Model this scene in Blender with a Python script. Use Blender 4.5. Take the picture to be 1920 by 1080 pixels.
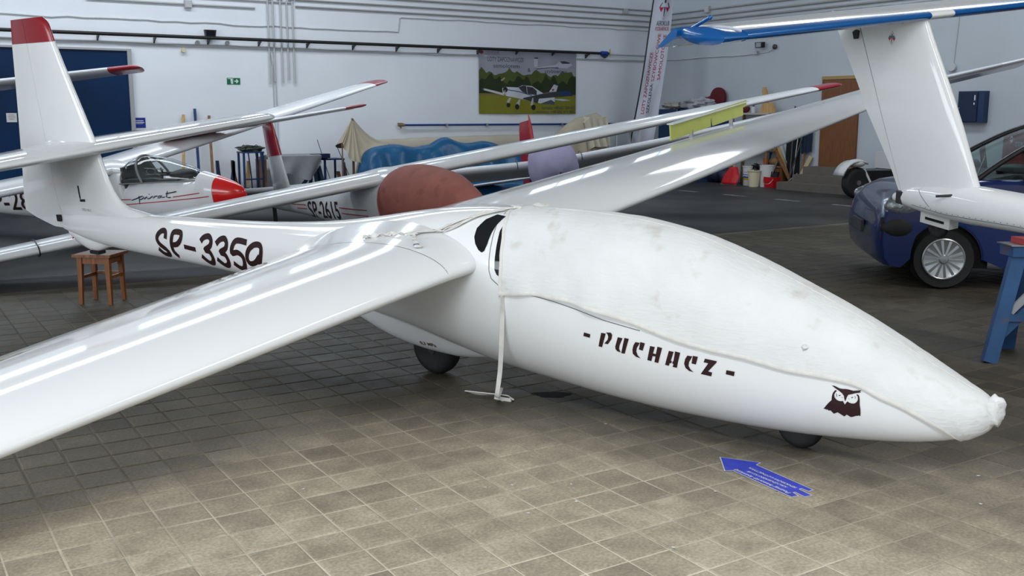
import bpy, bmesh, math, random
from math import sin, cos, pi, atan2, sqrt, radians
from mathutils import Vector, Matrix, noise
from mathutils.bvhtree import BVHTree
from mathutils.geometry import tessellate_polygon

S = bpy.context.scene
for o in list(bpy.data.objects):
    bpy.data.objects.remove(o)
C = S.collection
R = random.Random(7)

# ------------------------------------------------------------------ camera
CAMH = 1.6656
TILT = 0.1686
YAW = 0.5666                # the camera looks across the hall; the walls run along the world axes
FPX = 1912.14
cd = bpy.data.cameras.new('camera')
cam = bpy.data.objects.new('camera', cd)
C.objects.link(cam)
cam.location = (0, 0, CAMH)
cam.rotation_euler = (pi / 2 - TILT, 0, -YAW)
cd.sensor_width = 36.0
cd.lens = FPX / 1920 * 36.0
cd.clip_end = 300
S.camera = cam

# ------------------------------------------------------------------ world, light, exposure
S.view_settings.view_transform = 'Standard'
S.view_settings.look = 'None'
S.view_settings.gamma = 1.0
S.view_settings.use_curve_mapping = False
S.view_settings.exposure = 0.22
W = bpy.data.worlds.new('overcast_sky')
S.world = W
W.use_nodes = True
bg = W.node_tree.nodes['Background']
bg.inputs[0].default_value = (0.82, 0.90, 1.0, 1)
bg.inputs[1].default_value = 0.8

EX = Vector((cos(YAW), sin(YAW), 0))      # along the left wall, to the right
EY = Vector((-sin(YAW), cos(YAW), 0))     # along the right wall, away from the camera
LW, RW, CEIL = 21.7, 18.4, 7.6            # left wall, right wall, ceiling height
def wp(u, v, z=0.0):
    return EX * u + EY * v + Vector((0, 0, z))

def zc_side(a, b):
    d = Vector(a) - Vector(b)
    return EY.copy() if abs(d.dot(EX)) > abs(d.dot(EY)) else EX.copy()
def area(name, p, target, sx, sy, watts, col):
    l = bpy.data.lights.new(name, 'AREA')
    l.shape = 'RECTANGLE'; l.size = sx; l.size_y = sy
    l.energy = watts; l.color = col
    o = bpy.data.objects.new(name, l); C.objects.link(o)
    zc = -(Vector(target) - Vector(p)).normalized()
    up = EX.copy() if abs((Vector(target) - Vector(p)).normalized().z) > .5 else zc_side(target, p)
    xc = (up - zc * up.dot(zc)).normalized(); yc = zc.cross(xc)
    m = Matrix((xc, yc, zc)).transposed().to_4x4(); m.translation = Vector(p)
    o.matrix_world = m
    return o
# daylight through two rooflights, then three unseen lamps added as fill (the glazing itself is built with the ceiling)
ROOF_KEY_FILL = [(8.3, -1.4, 1.2, 8.0, 250, (1.0, 0.97, 0.92)), (-2.4, -2.8, 1.2, 6.0, 720, (0.94, 0.975, 1.0)),
         (1.0, 1.2, 1.2, 3.0, 60, (0.96, 0.98, 1.0)), (3.0, 17.6, 13.0, 1.2, 470, (0.86, 0.93, 1.0)), (13.5, 10.0, 1.2, 8.0, 300, (0.84, 0.92, 1.0))]
for u_, v_, sx_, sy_, w_, c_ in ROOF_KEY_FILL:
    area('roof_key_fill_glow', wp(u_, v_, CEIL - 0.12), wp(u_, v_, 0), sx_, sy_, w_, c_)
# the window band of the side wall at the left, out of the picture
SIDEW = (-10.8, 2.0, 2.6, 16.0, 2.6)        # u, v, z, length, height
area('side_window_glow', wp(SIDEW[0] + .1, SIDEW[1], SIDEW[2]), wp(0, SIDEW[1], SIDEW[2]), SIDEW[3], SIDEW[4], 800, (0.90, 0.95, 1.0))
# unseen fill light added high behind the camera; no window is built there
FRONT_FILL = (3.0, -9.0, 5.7, 20.0, 2.2)        # u, v, z, length, height
area('front_fill_glow', wp(FRONT_FILL[0], FRONT_FILL[1] + .1, FRONT_FILL[2]), wp(FRONT_FILL[0], 0, FRONT_FILL[2]), FRONT_FILL[3], FRONT_FILL[4], 20, (0.93, 0.96, 1.0))

# ------------------------------------------------------------------ materials
MATS = {}
def mat(name, col, rough=0.5, metal=0.0, spec=0.5, coat=0.0, vary=0.0, vscale=3.0, bump=0.0, bscale=40.0,
        stretch=(1, 1, 1), stain=None, stain_scale=2.0, stain_amt=0.5, trans=0.0, emit=None, estr=0.0, alpha=1.0, sheen=0.0, ior=1.45, bstretch=None):
    if name in MATS:
        return MATS[name]
    m = bpy.data.materials.new(name); m.use_nodes = True
    nt = m.node_tree; b = nt.nodes['Principled BSDF']
    b.inputs['Roughness'].default_value = rough
    b.inputs['Metallic'].default_value = metal
    b.inputs['Specular IOR Level'].default_value = spec
    b.inputs['Coat Weight'].default_value = coat
    b.inputs['Coat Roughness'].default_value = 0.05
    b.inputs['Transmission Weight'].default_value = trans
    b.inputs['Alpha'].default_value = alpha
    b.inputs['IOR'].default_value = ior
    b.inputs['Sheen Weight'].default_value = sheen
    c4 = (col[0], col[1], col[2], 1)
    b.inputs['Base Color'].default_value = c4
    if emit:
        b.inputs['Emission Color'].default_value = (*emit, 1)
        b.inputs['Emission Strength'].default_value = estr
    if vary or bump or stain:
        tc = nt.nodes.new('ShaderNodeTexCoord')
        mp = nt.nodes.new('ShaderNodeMapping'); mp.inputs['Scale'].default_value = stretch
        nt.links.new(tc.outputs['Object'], mp.inputs['Vector'])
    src = None
    if vary:
        n = nt.nodes.new('ShaderNodeTexNoise'); n.inputs['Scale'].default_value = vscale; n.inputs['Detail'].default_value = 6
        nt.links.new(mp.outputs[0], n.inputs['Vector'])
        r = nt.nodes.new('ShaderNodeValToRGB')
        r.color_ramp.elements[0].position = 0.3; r.color_ramp.elements[1].position = 0.7
        lo = [max(0, x * (1 - vary)) for x in col]; hi = [min(1, x * (1 + vary)) for x in col]
        r.color_ramp.elements[0].color = (*lo, 1); r.color_ramp.elements[1].color = (*hi, 1)
        nt.links.new(n.outputs['Fac'], r.inputs['Fac'])
        src = r.outputs['Color']
    if stain:
        n = nt.nodes.new('ShaderNodeTexNoise'); n.inputs['Scale'].default_value = stain_scale; n.inputs['Detail'].default_value = 4
        nt.links.new(mp.outputs[0], n.inputs['Vector'])
        r = nt.nodes.new('ShaderNodeValToRGB')
        r.color_ramp.elements[0].position = 0.60; r.color_ramp.elements[1].position = 0.72
        r.color_ramp.elements[0].color = (0, 0, 0, 1); r.color_ramp.elements[1].color = (stain_amt,) * 3 + (1,)
        nt.links.new(n.outputs['Fac'], r.inputs['Fac'])
        mx = nt.nodes.new('ShaderNodeMix'); mx.data_type = 'RGBA'
        nt.links.new(r.outputs['Color'], mx.inputs['Factor'])
        mx.inputs[6].default_value = c4
        if src: nt.links.new(src, mx.inputs[6])
        mx.inputs[7].default_value = (*stain, 1)
        src = mx.outputs[2]
    if src:
        nt.links.new(src, b.inputs['Base Color'])
    if bump:
        n = nt.nodes.new('ShaderNodeTexNoise'); n.inputs['Scale'].default_value = bscale; n.inputs['Detail'].default_value = 5
        if bstretch:
            m2_ = nt.nodes.new('ShaderNodeMapping'); m2_.inputs['Scale'].default_value = bstretch; nt.links.new(tc.outputs['Object'], m2_.inputs['Vector']); nt.links.new(m2_.outputs[0], n.inputs['Vector'])
        else: nt.links.new(mp.outputs[0], n.inputs['Vector'])
        bp = nt.nodes.new('ShaderNodeBump'); bp.inputs['Strength'].default_value = bump; bp.inputs['Distance'].default_value = 0.02
        nt.links.new(n.outputs['Fac'], bp.inputs['Height'])
        nt.links.new(bp.outputs['Normal'], b.inputs['Normal'])
    MATS[name] = m
    return m

def thin_glass(name, tint, refl=1.35):
    if name in MATS: return MATS[name]
    m = bpy.data.materials.new(name); m.use_nodes = True; nt = m.node_tree; nt.nodes.remove(nt.nodes['Principled BSDF'])
    t = nt.nodes.new('ShaderNodeBsdfTransparent'); t.inputs[0].default_value = (*tint, 1)
    g = nt.nodes.new('ShaderNodeBsdfGlossy'); g.inputs['Roughness'].default_value = 0.02
    lw_ = nt.nodes.new('ShaderNodeLayerWeight'); lw_.inputs['Blend'].default_value = 0.5
    p_ = nt.nodes.new('ShaderNodeMath'); p_.operation = 'POWER'; p_.inputs[1].default_value = 4.0; nt.links.new(lw_.outputs['Facing'], p_.inputs[0])
    f = nt.nodes.new('ShaderNodeMath'); f.operation = 'MULTIPLY_ADD'; f.inputs[1].default_value = 0.6; f.inputs[2].default_value = 0.05; nt.links.new(p_.outputs[0], f.inputs[0])
    x = nt.nodes.new('ShaderNodeMixShader')
    nt.links.new(f.outputs[0], x.inputs[0]); nt.links.new(t.outputs[0], x.inputs[1]); nt.links.new(g.outputs[0], x.inputs[2])
    nt.links.new(x.outputs[0], nt.nodes['Material Output'].inputs['Surface'])
    MATS[name] = m
    return m

def wood(name, c0, c1, rough=0.45, scale=6.0, axis=2):
    if name in MATS: return MATS[name]
    m = mat(name, c0, rough)
    nt = m.node_tree; b = nt.nodes['Principled BSDF']
    tc = nt.nodes.new('ShaderNodeTexCoord'); mp = nt.nodes.new('ShaderNodeMapping')
    sc = [8, 8, 8]; sc[axis] = 0.6; mp.inputs['Scale'].default_value = sc
    n = nt.nodes.new('ShaderNodeTexNoise'); n.inputs['Scale'].default_value = scale; n.inputs['Detail'].default_value = 5
    r = nt.nodes.new('ShaderNodeValToRGB')
    r.color_ramp.elements[0].position = 0.3; r.color_ramp.elements[1].position = 0.72
    r.color_ramp.elements[0].color = (*c0, 1); r.color_ramp.elements[1].color = (*c1, 1)
    nt.links.new(tc.outputs['Object'], mp.inputs['Vector']); nt.links.new(mp.outputs[0], n.inputs['Vector'])
    nt.links.new(n.outputs['Fac'], r.inputs['Fac']); nt.links.new(r.outputs['Color'], b.inputs['Base Color'])
    return m

WHITE = mat('white_gelcoat', (0.80, 0.815, 0.83), 0.075, spec=0.5)
WHITE2 = mat('white_paint_aged', (0.76, 0.78, 0.80), 0.14, spec=0.5, vary=0.04, vscale=4)
SILVERW = mat('pale_grey_paint', (0.58, 0.60, 0.63), 0.2, spec=0.5)
REDP = mat('dark_red_paint', (0.30, 0.012, 0.022), 0.25, coat=0.3)
BRED = mat('bright_red_paint', (0.68, 0.012, 0.012), 0.22, coat=0.4)
BROWNBLK = mat('brown_black_lettering', (0.026, 0.008, 0.010), 0.4)
BLACK = mat('black_paint', (0.010, 0.010, 0.012), 0.35)
RUBBER = mat('tyre_rubber', (0.014, 0.014, 0.015), 0.65, vary=0.2, vscale=30)
STEEL = mat('steel', (0.45, 0.46, 0.48), 0.35, metal=1.0)
DARKST = mat('dark_steel', (0.07, 0.07, 0.08), 0.5, metal=0.6)
SEAM = mat('panel_seam', (0.16, 0.16, 0.17), 0.6)
YELG = mat('yellow_green_primer', (0.52, 0.56, 0.14), 0.5, vary=0.06, vscale=8)
BROWNP = mat('brown_edge', (0.15, 0.075, 0.025), 0.5)
GLASSD = mat('dark_tinted_glass', (0.008, 0.009, 0.011), 0.06, spec=0.5)
CANVAS = mat('white_canvas', (0.70, 0.71, 0.715), 0.85, spec=0.2, vary=0.04, vscale=5, bump=0.22, bscale=9, bstretch=(1.6, 5, 6), stain=(0.44, 0.40, 0.33), stain_scale=6.5, stain_amt=0.40)
TAPE = mat('cotton_tape', (0.68, 0.67, 0.64), 0.85, spec=0.2, vary=0.08, vscale=20)
BLUEP = mat('blue_enamel', (0.012, 0.045, 0.14), 0.42, spec=0.4, vary=0.18, vscale=6, stain=(0.10, 0.10, 0.11), stain_scale=14, stain_amt=0.35)
BLUEM = mat('blue_metallic_edge', (0.003, 0.095, 0.33), 0.22, coat=0.4)
NAVY = mat('navy_paint', (0.012, 0.022, 0.06), 0.5)
CREAM = mat('cream_plastic', (0.66, 0.60, 0.42), 0.45)
REDPL = mat('red_plastic', (0.52, 0.008, 0.012), 0.35)
WPLAS = mat('white_plastic', (0.60, 0.60, 0.59), 0.4)
PINE = wood('pine', (0.42, 0.24, 0.09), (0.62, 0.40, 0.17))
DPINE = wood('old_timber', (0.16, 0.075, 0.03), (0.32, 0.17, 0.07))
STOOLW = wood('varnished_stool_wood', (0.11, 0.032, 0.008), (0.24, 0.085, 0.018), 0.35)

# ------------------------------------------------------------------ mesh helpers
class MB:
    def __init__(s):
        s.v = []; s.f = []; s.mi = []; s.cur = 0
    def add(s, vs, fs, mi=None):
        k = len(s.v); s.v += [tuple(p) for p in vs]
        s.f += [tuple(i + k for i in q) for q in fs]
        s.mi += [s.cur if mi is None else mi] * len(fs)
        return s
    def box(s, a, b, m=None):
        x0, y0, z0 = a; x1, y1, z1 = b
        vs = [(x0, y0, z0), (x1, y0, z0), (x1, y1, z0), (x0, y1, z0), (x0, y0, z1), (x1, y0, z1), (x1, y1, z1), (x0, y1, z1)]
        if m is not None: vs = [m @ Vector(p) for p in vs]
        return s.add(vs, [(0, 3, 2, 1), (4, 5, 6, 7), (0, 1, 5, 4), (1, 2, 6, 5), (2, 3, 7, 6), (3, 0, 4, 7)])
    def bar(s, p0, p1, w, h, up=(0, 0, 1), w1=None, h1=None):
        p0 = Vector(p0); p1 = Vector(p1); d = (p1 - p0).normalized(); u = Vector(up)
        if abs(d.dot(u)) > 0.98: u = Vector((1, 0, 0))
        x = d.cross(u).normalized(); y = x.cross(d)
        w1 = w if w1 is None else w1; h1 = h if h1 is None else h1
        vs = [p + x * (sx * a / 2) + y * (sy * b / 2) for p, a, b in ((p0, w, h), (p1, w1, h1)) for sx, sy in ((-1, -1), (1, -1), (1, 1), (-1, 1))]
        return s.add(vs, [(0, 3, 2, 1), (4, 5, 6, 7), (0, 1, 5, 4), (1, 2, 6, 5), (2, 3, 7, 6), (3, 0, 4, 7)])
    def tube(s, pts, r, n=8, caps=True, rz=None):
        pts = [Vector(p) for p in pts]; rings = []
        prev = None
        for i, p in enumerate(pts):
            d = (pts[min(i + 1, len(pts) - 1)] - pts[max(i - 1, 0)]).normalized()
            u = prev if prev is not None else (Vector((0, 0, 1)) if abs(d.z) < 0.9 else Vector((1, 0, 0)))
            x = d.cross(u).normalized(); y = x.cross(d).normalized(); prev = y
            rr = r[i] if isinstance(r, (list, tuple)) else r
            r2 = rr if rz is None else rz
            rings.append([p + x * (cos(2 * pi * k / n) * rr) + y * (sin(2 * pi * k / n) * r2) for k in range(n)])
        return s.loft(rings, caps, caps)
    def loft(s, rings, c0=True, c1=True, closed=True):
        n = len(rings[0]); vs = [p for r in rings for p in r]; fs = []
        for i in range(len(rings) - 1):
            for k in range(n if closed else n - 1):
                a = i * n + k; b = i * n + (k + 1) % n
                fs.append((a, b, b + n, a + n))
        if c0: fs.append(tuple(range(n - 1, -1, -1)))
        if c1: fs.append(tuple((len(rings) - 1) * n + k for k in range(n)))
        return s.add(vs, fs)
    def lathe(s, prof, axis='z', n=24, m=None, o=(0, 0, 0)):
        rings = []
        for r, h in prof:
            ring = []
            for k in range(n):
                a = 2 * pi * k / n; c, d = cos(a) * r, sin(a) * r
                p = (c, d, h) if axis == 'z' else ((h, c, d) if axis == 'x' else (d, h, c))
                p = Vector(p) + Vector(o)
                ring.append(m @ p if m is not None else p)
            rings.append(ring)
        return s.loft(rings, True, True)
    def prism(s, poly, fn, t0, t1):
        """extrude a 2D polygon; fn(a, b, t) -> point"""
        n = len(poly)
        vs = [fn(a, b, t0) for a, b in poly] + [fn(a, b, t1) for a, b in poly]
        tri = tessellate_polygon([[Vector((a, b, 0)) for a, b in poly]])
        fs = [tuple(t) for t in tri] + [tuple(i + n for i in reversed(t)) for t in tri]
        fs += [(i, (i + 1) % n, (i + 1) % n + n, i + n) for i in range(n)]
        return s.add(vs, fs)
    def grid(s, rows, closed=False):
        return s.loft(rows, False, False, closed)
    def mesh(s, name, mats, smooth=None, fix=True):
        me = bpy.data.meshes.new(name)
        me.from_pydata([tuple(p) for p in s.v], [], s.f)
        for m in (mats if isinstance(mats, (list, tuple)) else [mats]): me.materials.append(m)
        me.polygons.foreach_set('material_index', s.mi)
        me.update()
        if fix:
            bm = bmesh.new(); bm.from_mesh(me)
            bmesh.ops.recalc_face_normals(bm, faces=bm.faces)
            if smooth:
                for f in bm.faces: f.smooth = True
                lim = radians(smooth)
                for e in bm.edges:
                    if len(e.link_faces) == 2: e.smooth = e.calc_face_angle(0) < lim
            bm.to_mesh(me); bm.free()
        return me
    def build(s, name, mats, parent=None, smooth=None, fix=True, label=None):
        o = bpy.data.objects.new(name, s.mesh(name, mats, smooth, fix)); C.objects.link(o)
        if parent is not None: o.parent = parent
        if label: o['label'] = label
        return o

def frame(o, dx, roll=0.0, pitch=0.0):
    """matrix with x along the heading dx (nose), z up; roll lifts +y, pitch lowers the nose"""
    d = Vector((dx[0], dx[1], 0)).normalized(); n = Vector((-d.y, d.x, 0)); z = Vector((0, 0, 1))
    x = d * cos(pitch) - z * sin(pitch); z1 = z * cos(pitch) + d * sin(pitch)
    y = n * cos(roll) + z1 * sin(roll); z2 = z1 * cos(roll) - n * sin(roll)
    m = Matrix((x, y, z2)).transposed().to_4x4(); m.translation = Vector(o)
    return m
def thing(name, label, cat, m=None, group=None):
    o = bpy.data.objects.new(name, None); C.objects.link(o); o.empty_display_size = 0.2
    if m is not None: o.matrix_world = m if isinstance(m, Matrix) else Matrix.Translation(Vector(m))
    o['label'] = label; o['category'] = cat
    if group: o['group'] = group
    return o
def tag(o, label, cat, group=None):
    o['label'] = label; o['category'] = cat
    if group: o['group'] = group
    return o
def struct(o):
    o['kind'] = 'structure'; return o
def put(o, m):
    o.matrix_world = m; return o
LWM = Matrix((EX, EY, Vector((0, 0, 1)))).transposed().to_4x4(); LWM.translation = EY * LW     # room at y < 0
RWM = Matrix((-EY, EX, Vector((0, 0, 1)))).transposed().to_4x4(); RWM.translation = EX * RW
def lerp(a, b, t): return a + (b - a) * t
def interp(tab, x):
    """piecewise cubic through (x, values...) rows, x ascending"""
    n = len(tab)
    if x <= tab[0][0]: return list(tab[0][1:])
    if x >= tab[-1][0]: return list(tab[-1][1:])
    i = max(k for k in range(n - 1) if tab[k][0] <= x)
    x0, x1 = tab[i][0], tab[i + 1][0]; h = x1 - x0; t = (x - x0) / h; out = []
    for c in range(1, len(tab[0])):
        y0, y1 = tab[i][c], tab[i + 1][c]; d = (y1 - y0) / h
        def sl(k):
            if k <= 0: return (tab[1][c] - tab[0][c]) / (tab[1][0] - tab[0][0])
            if k >= n - 1: return (tab[-1][c] - tab[-2][c]) / (tab[-1][0] - tab[-2][0])
            a = (tab[k][c] - tab[k - 1][c]) / (tab[k][0] - tab[k - 1][0]); b = (tab[k + 1][c] - tab[k][c]) / (tab[k + 1][0] - tab[k][0])
            return 0.0 if a * b <= 0 else 2 * a * b / (a + b)
        m0, m1 = sl(i), sl(i + 1)
        out.append((2 * t**3 - 3 * t**2 + 1) * y0 + (t**3 - 2 * t**2 + t) * h * m0 + (-2 * t**3 + 3 * t**2) * y1 + (t**3 - t**2) * h * m1)
    return out
def linear(tab, x):
    if x <= tab[0][0]: return list(tab[0][1:])
    for a, b in zip(tab, tab[1:]):
        if x <= b[0]:
            t = (x - a[0]) / (b[0] - a[0]); return [lerp(p, q, t) for p, q in zip(a[1:], b[1:])]
    return list(tab[-1][1:])

# ------------------------------------------------------------------ lettering and decals
def text_mesh(body, size=1.0, bold=0.0, space=1.0, align='LEFT', shear=0.0):
    cu = bpy.data.curves.new('lettering', 'FONT'); cu.body = body; cu.size = size; cu.offset = bold
    cu.space_character = space; cu.align_x = align; cu.resolution_u = 4; cu.shear = shear
    o = bpy.data.objects.new('lettering', cu); C.objects.link(o)
    dg = bpy.context.evaluated_depsgraph_get(); dg.update()
    me = bpy.data.meshes.new_from_object(o.evaluated_get(dg))
    vs = [(v.co.x, v.co.y) for v in me.vertices]; fs = [tuple(p.vertices) for p in me.polygons]
    bpy.data.objects.remove(o); bpy.data.curves.remove(cu); bpy.data.meshes.remove(me)
    return vs, fs
def fit(vs, x0, y0, x1, y1):
    """scale lettering vertices into a box"""
    ax = min(v[0] for v in vs); bx = max(v[0] for v in vs); ay = min(v[1] for v in vs); by = max(v[1] for v in vs)
    return [(x0 + (v[0] - ax) / (bx - ax) * (x1 - x0), y0 + (v[1] - ay) / max(1e-6, by - ay) * (y1 - y0)) for v in vs]
def poly_mesh(polys):
    vs = []; fs = []
    for p in polys:
        k = len(vs); vs += list(p)
        fs += [tuple(i + k for i in t) for t in tessellate_polygon([[Vector((a, b, 0)) for a, b in p]])]
    return vs, fs
def line_poly(pts, w):
    pts = [Vector(p) for p in pts]; L = []; Rr = []
    for i, p in enumerate(pts):
        d = (pts[min(i + 1, len(pts) - 1)] - pts[max(i - 1, 0)]).normalized(); n = Vector((-d.y, d.x)) * (w / 2)
        L.append(tuple(p + n)); Rr.append(tuple(p - n))
    vs = L + Rr; n = len(pts)
    return vs, [(i, i + 1, i + 1 + n, i + n) for i in range(n - 1)]
def join2(*ms):
    vs = []; fs = []
    for a, b in ms:
        k = len(vs); vs += list(a); fs += [tuple(i + k for i in f) for f in b]
    return vs, fs
def flat(m2, name, material, parent, fn, label=None):
    """2D mesh -> object through fn(a, b)"""
    mb = MB(); mb.add([fn(a, b) for a, b in m2[0]], m2[1])
    return mb.build(name, material, parent, fix=False, label=label)
def decal(m2, name, material, parent, bvh, org, ray, up=0.003, step=0.05, label=None):
    """drape a 2D mesh on a surface: org(a, b) start point, ray direction"""
    bm = bmesh.new()
    vv = [bm.verts.new((a, b, 0)) for a, b in m2[0]]
    for f in m2[1]:
        try: bm.faces.new([vv[i] for i in f])
        except ValueError: pass
    for ax in (0, 1):
        cs = [v.co[ax] for v in bm.verts]; lo, hi = min(cs), max(cs)
        k = math.floor(lo / step) + 1
        while k * step < hi:
            co = Vector((0, 0, 0)); co[ax] = k * step; no = Vector((0, 0, 0)); no[ax] = 1
            bmesh.ops.bisect_plane(bm, geom=bm.verts[:] + bm.edges[:] + bm.faces[:], dist=1e-6, plane_co=co, plane_no=no)
            k += 1
    ray = Vector(ray)
    dead = []
    for v in bm.verts:
        h, nn, _, _ = bvh.ray_cast(Vector(org(v.co.x, v.co.y)), ray)
        if h is None: dead.append(v); continue
        if nn.dot(ray) > 0: nn = -nn
        v.co = h + nn * up
    if dead: bmesh.ops.delete(bm, geom=dead, context='VERTS')
    me = bpy.data.meshes.new(name); bm.to_mesh(me); bm.free()
    for p in me.polygons: p.use_smooth = True
    me.materials.append(material)
    o = bpy.data.objects.new(name, me); C.objects.link(o)
    if parent is not None: o.parent = parent
    if label: o['label'] = label
    return o
def bvh_of(mb): return BVHTree.FromPolygons([Vector(p) for p in mb.v], mb.f)

# ------------------------------------------------------------------ aircraft helpers
def airfoil(n, th, camb=0.025):
    xs = [(1 - cos(pi * i / n)) / 2 for i in range(n + 1)]
    def yt(x): return 5 * th * (0.2969 * sqrt(x) - 0.126 * x - 0.3516 * x * x + 0.2843 * x**3 - 0.1036 * x**4)
    def yc(x): return camb * 4 * x * (1 - x)
    up = [(x, yc(x) + yt(x)) for x in reversed(xs)]
    lo = [(x, yc(x) - yt(x)) for x in xs[1:-1]]
    return up + lo
def wing(mb, secs, n=14, lo=None, hi=None, vert=False):
    """secs: (t, xLE, chord, z, thick, camber); lo/hi cut the chord fraction range for flaps"""
    rings = []
    for t, xl, ch, z, th, cm in secs:
        ring = []
        for xc, y in airfoil(n, th, cm):
            ring.append((xl - xc * ch, t, z + y * ch) if not vert else (xl - xc * ch, z + y * ch, t))
        rings.append(ring)
    mb.loft(rings, True, True)
    return mb
def wing_z(sec, xc, upper=True):
    t, xl, ch, z, th, cm = sec
    yt = 5 * th * (0.2969 * sqrt(xc) - 0.126 * xc - 0.3516 * xc * xc + 0.2843 * xc**3 - 0.1036 * xc**4)
    return z + ch * (cm * 4 * xc * (1 - xc) + (yt if upper else -yt))
def secs_at(tab, ts): return [tuple([t] + linear(tab, t)) for t in ts]
def seclist(tab, t0, t1, n):
    return secs_at(tab, [lerp(t0, t1, i / n) for i in range(n + 1)])
def tip_round(sec, sgn, w=0.12, k=5):
    t, xl, ch, z, th, cm = sec; out = []
    for i in range(1, k + 1):
        a = i / k * pi / 2 * 0.97; c = cos(a)
        out.append((t + sgn * w * sin(a), xl - ch * (1 - c) * 0.35, ch * (0.35 + 0.65 * c) if i < k else ch * 0.3, z, th * max(c, 0.12), cm))
    return out
def body(mb, tab, xs, n=36, expo=2.2):
    """fuselage: tab rows (x, zbot, ztop, halfwidth)"""
    rings = []
    for x in xs:
        zb, zt, w = interp(tab, x); zc = (zb + zt) / 2; h = (zt - zb) / 2; ring = []
        for k in range(n):
            a = 2 * pi * k / n; c, s = cos(a), sin(a)
            ring.append((x, w * math.copysign(abs(c) ** (2 / expo), c), zc + h * math.copysign(abs(s) ** (2 / expo), s)))
        rings.append(ring)
    mb.loft(rings, True, True)
    return mb
def wheel(parent, c, r, w, name='wheel', hub=WPLAS, axis='y', hubr=0.45):
    """tyre with hub; axle along local y"""
    mb = MB(); p = []
    for i in range(13):
        a = -pi / 2 + pi * i / 12
        p.append((r - w * 0.42 + w * 0.42 * max(0, cos(a)) ** 0.6, w / 2 * sin(a)))
    prof = [(r * hubr, -w * 0.40)] + p + [(r * hubr, w * 0.40)]
    mb.lathe(prof, axis, 32, o=c)
    t = mb.build(name, RUBBER, parent, smooth=50)
    h = MB(); h.lathe([(0.004, -w * 0.44), (r * 0.16, -w * 0.44), (r * 0.18, -w * 0.30), (r * hubr, -w * 0.36), (r * hubr, w * 0.36), (r * 0.18, w * 0.30), (r * 0.16, w * 0.44), (0.004, w * 0.44)], axis, 24, o=c)
    h.build('wheel_hub', hub, t, smooth=35)
    return t
# ================================================================== building
PLASTER = mat('white_plaster', (0.80, 0.84, 0.89), 0.8, spec=0.2, vary=0.035, vscale=0.8, bump=0.12, bscale=9)
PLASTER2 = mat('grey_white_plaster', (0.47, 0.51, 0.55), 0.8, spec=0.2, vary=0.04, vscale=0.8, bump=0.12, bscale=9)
CEILM = mat('ceiling_concrete', (0.35, 0.35, 0.35), 0.9)
SKYPANE = mat('daylit_pane', (0.8, 0.85, 0.9), 0.3, emit=(0.72, 0.86, 1.0), estr=3.4)
DIMPANE = mat('dim_pane', (0.8, 0.85, 0.9), 0.3, emit=(0.80, 0.90, 1.0), estr=0.5)
FRAMEM = mat('grey_frame', (0.36, 0.37, 0.38), 0.5)
CABLE = mat('painted_cable', (0.50, 0.52, 0.53), 0.6)
CONDUIT = mat('grey_conduit', (0.44, 0.45, 0.45), 0.5)
CONDUIT2 = mat('beige_grey_conduit', (0.33, 0.32, 0.31), 0.55)

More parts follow.
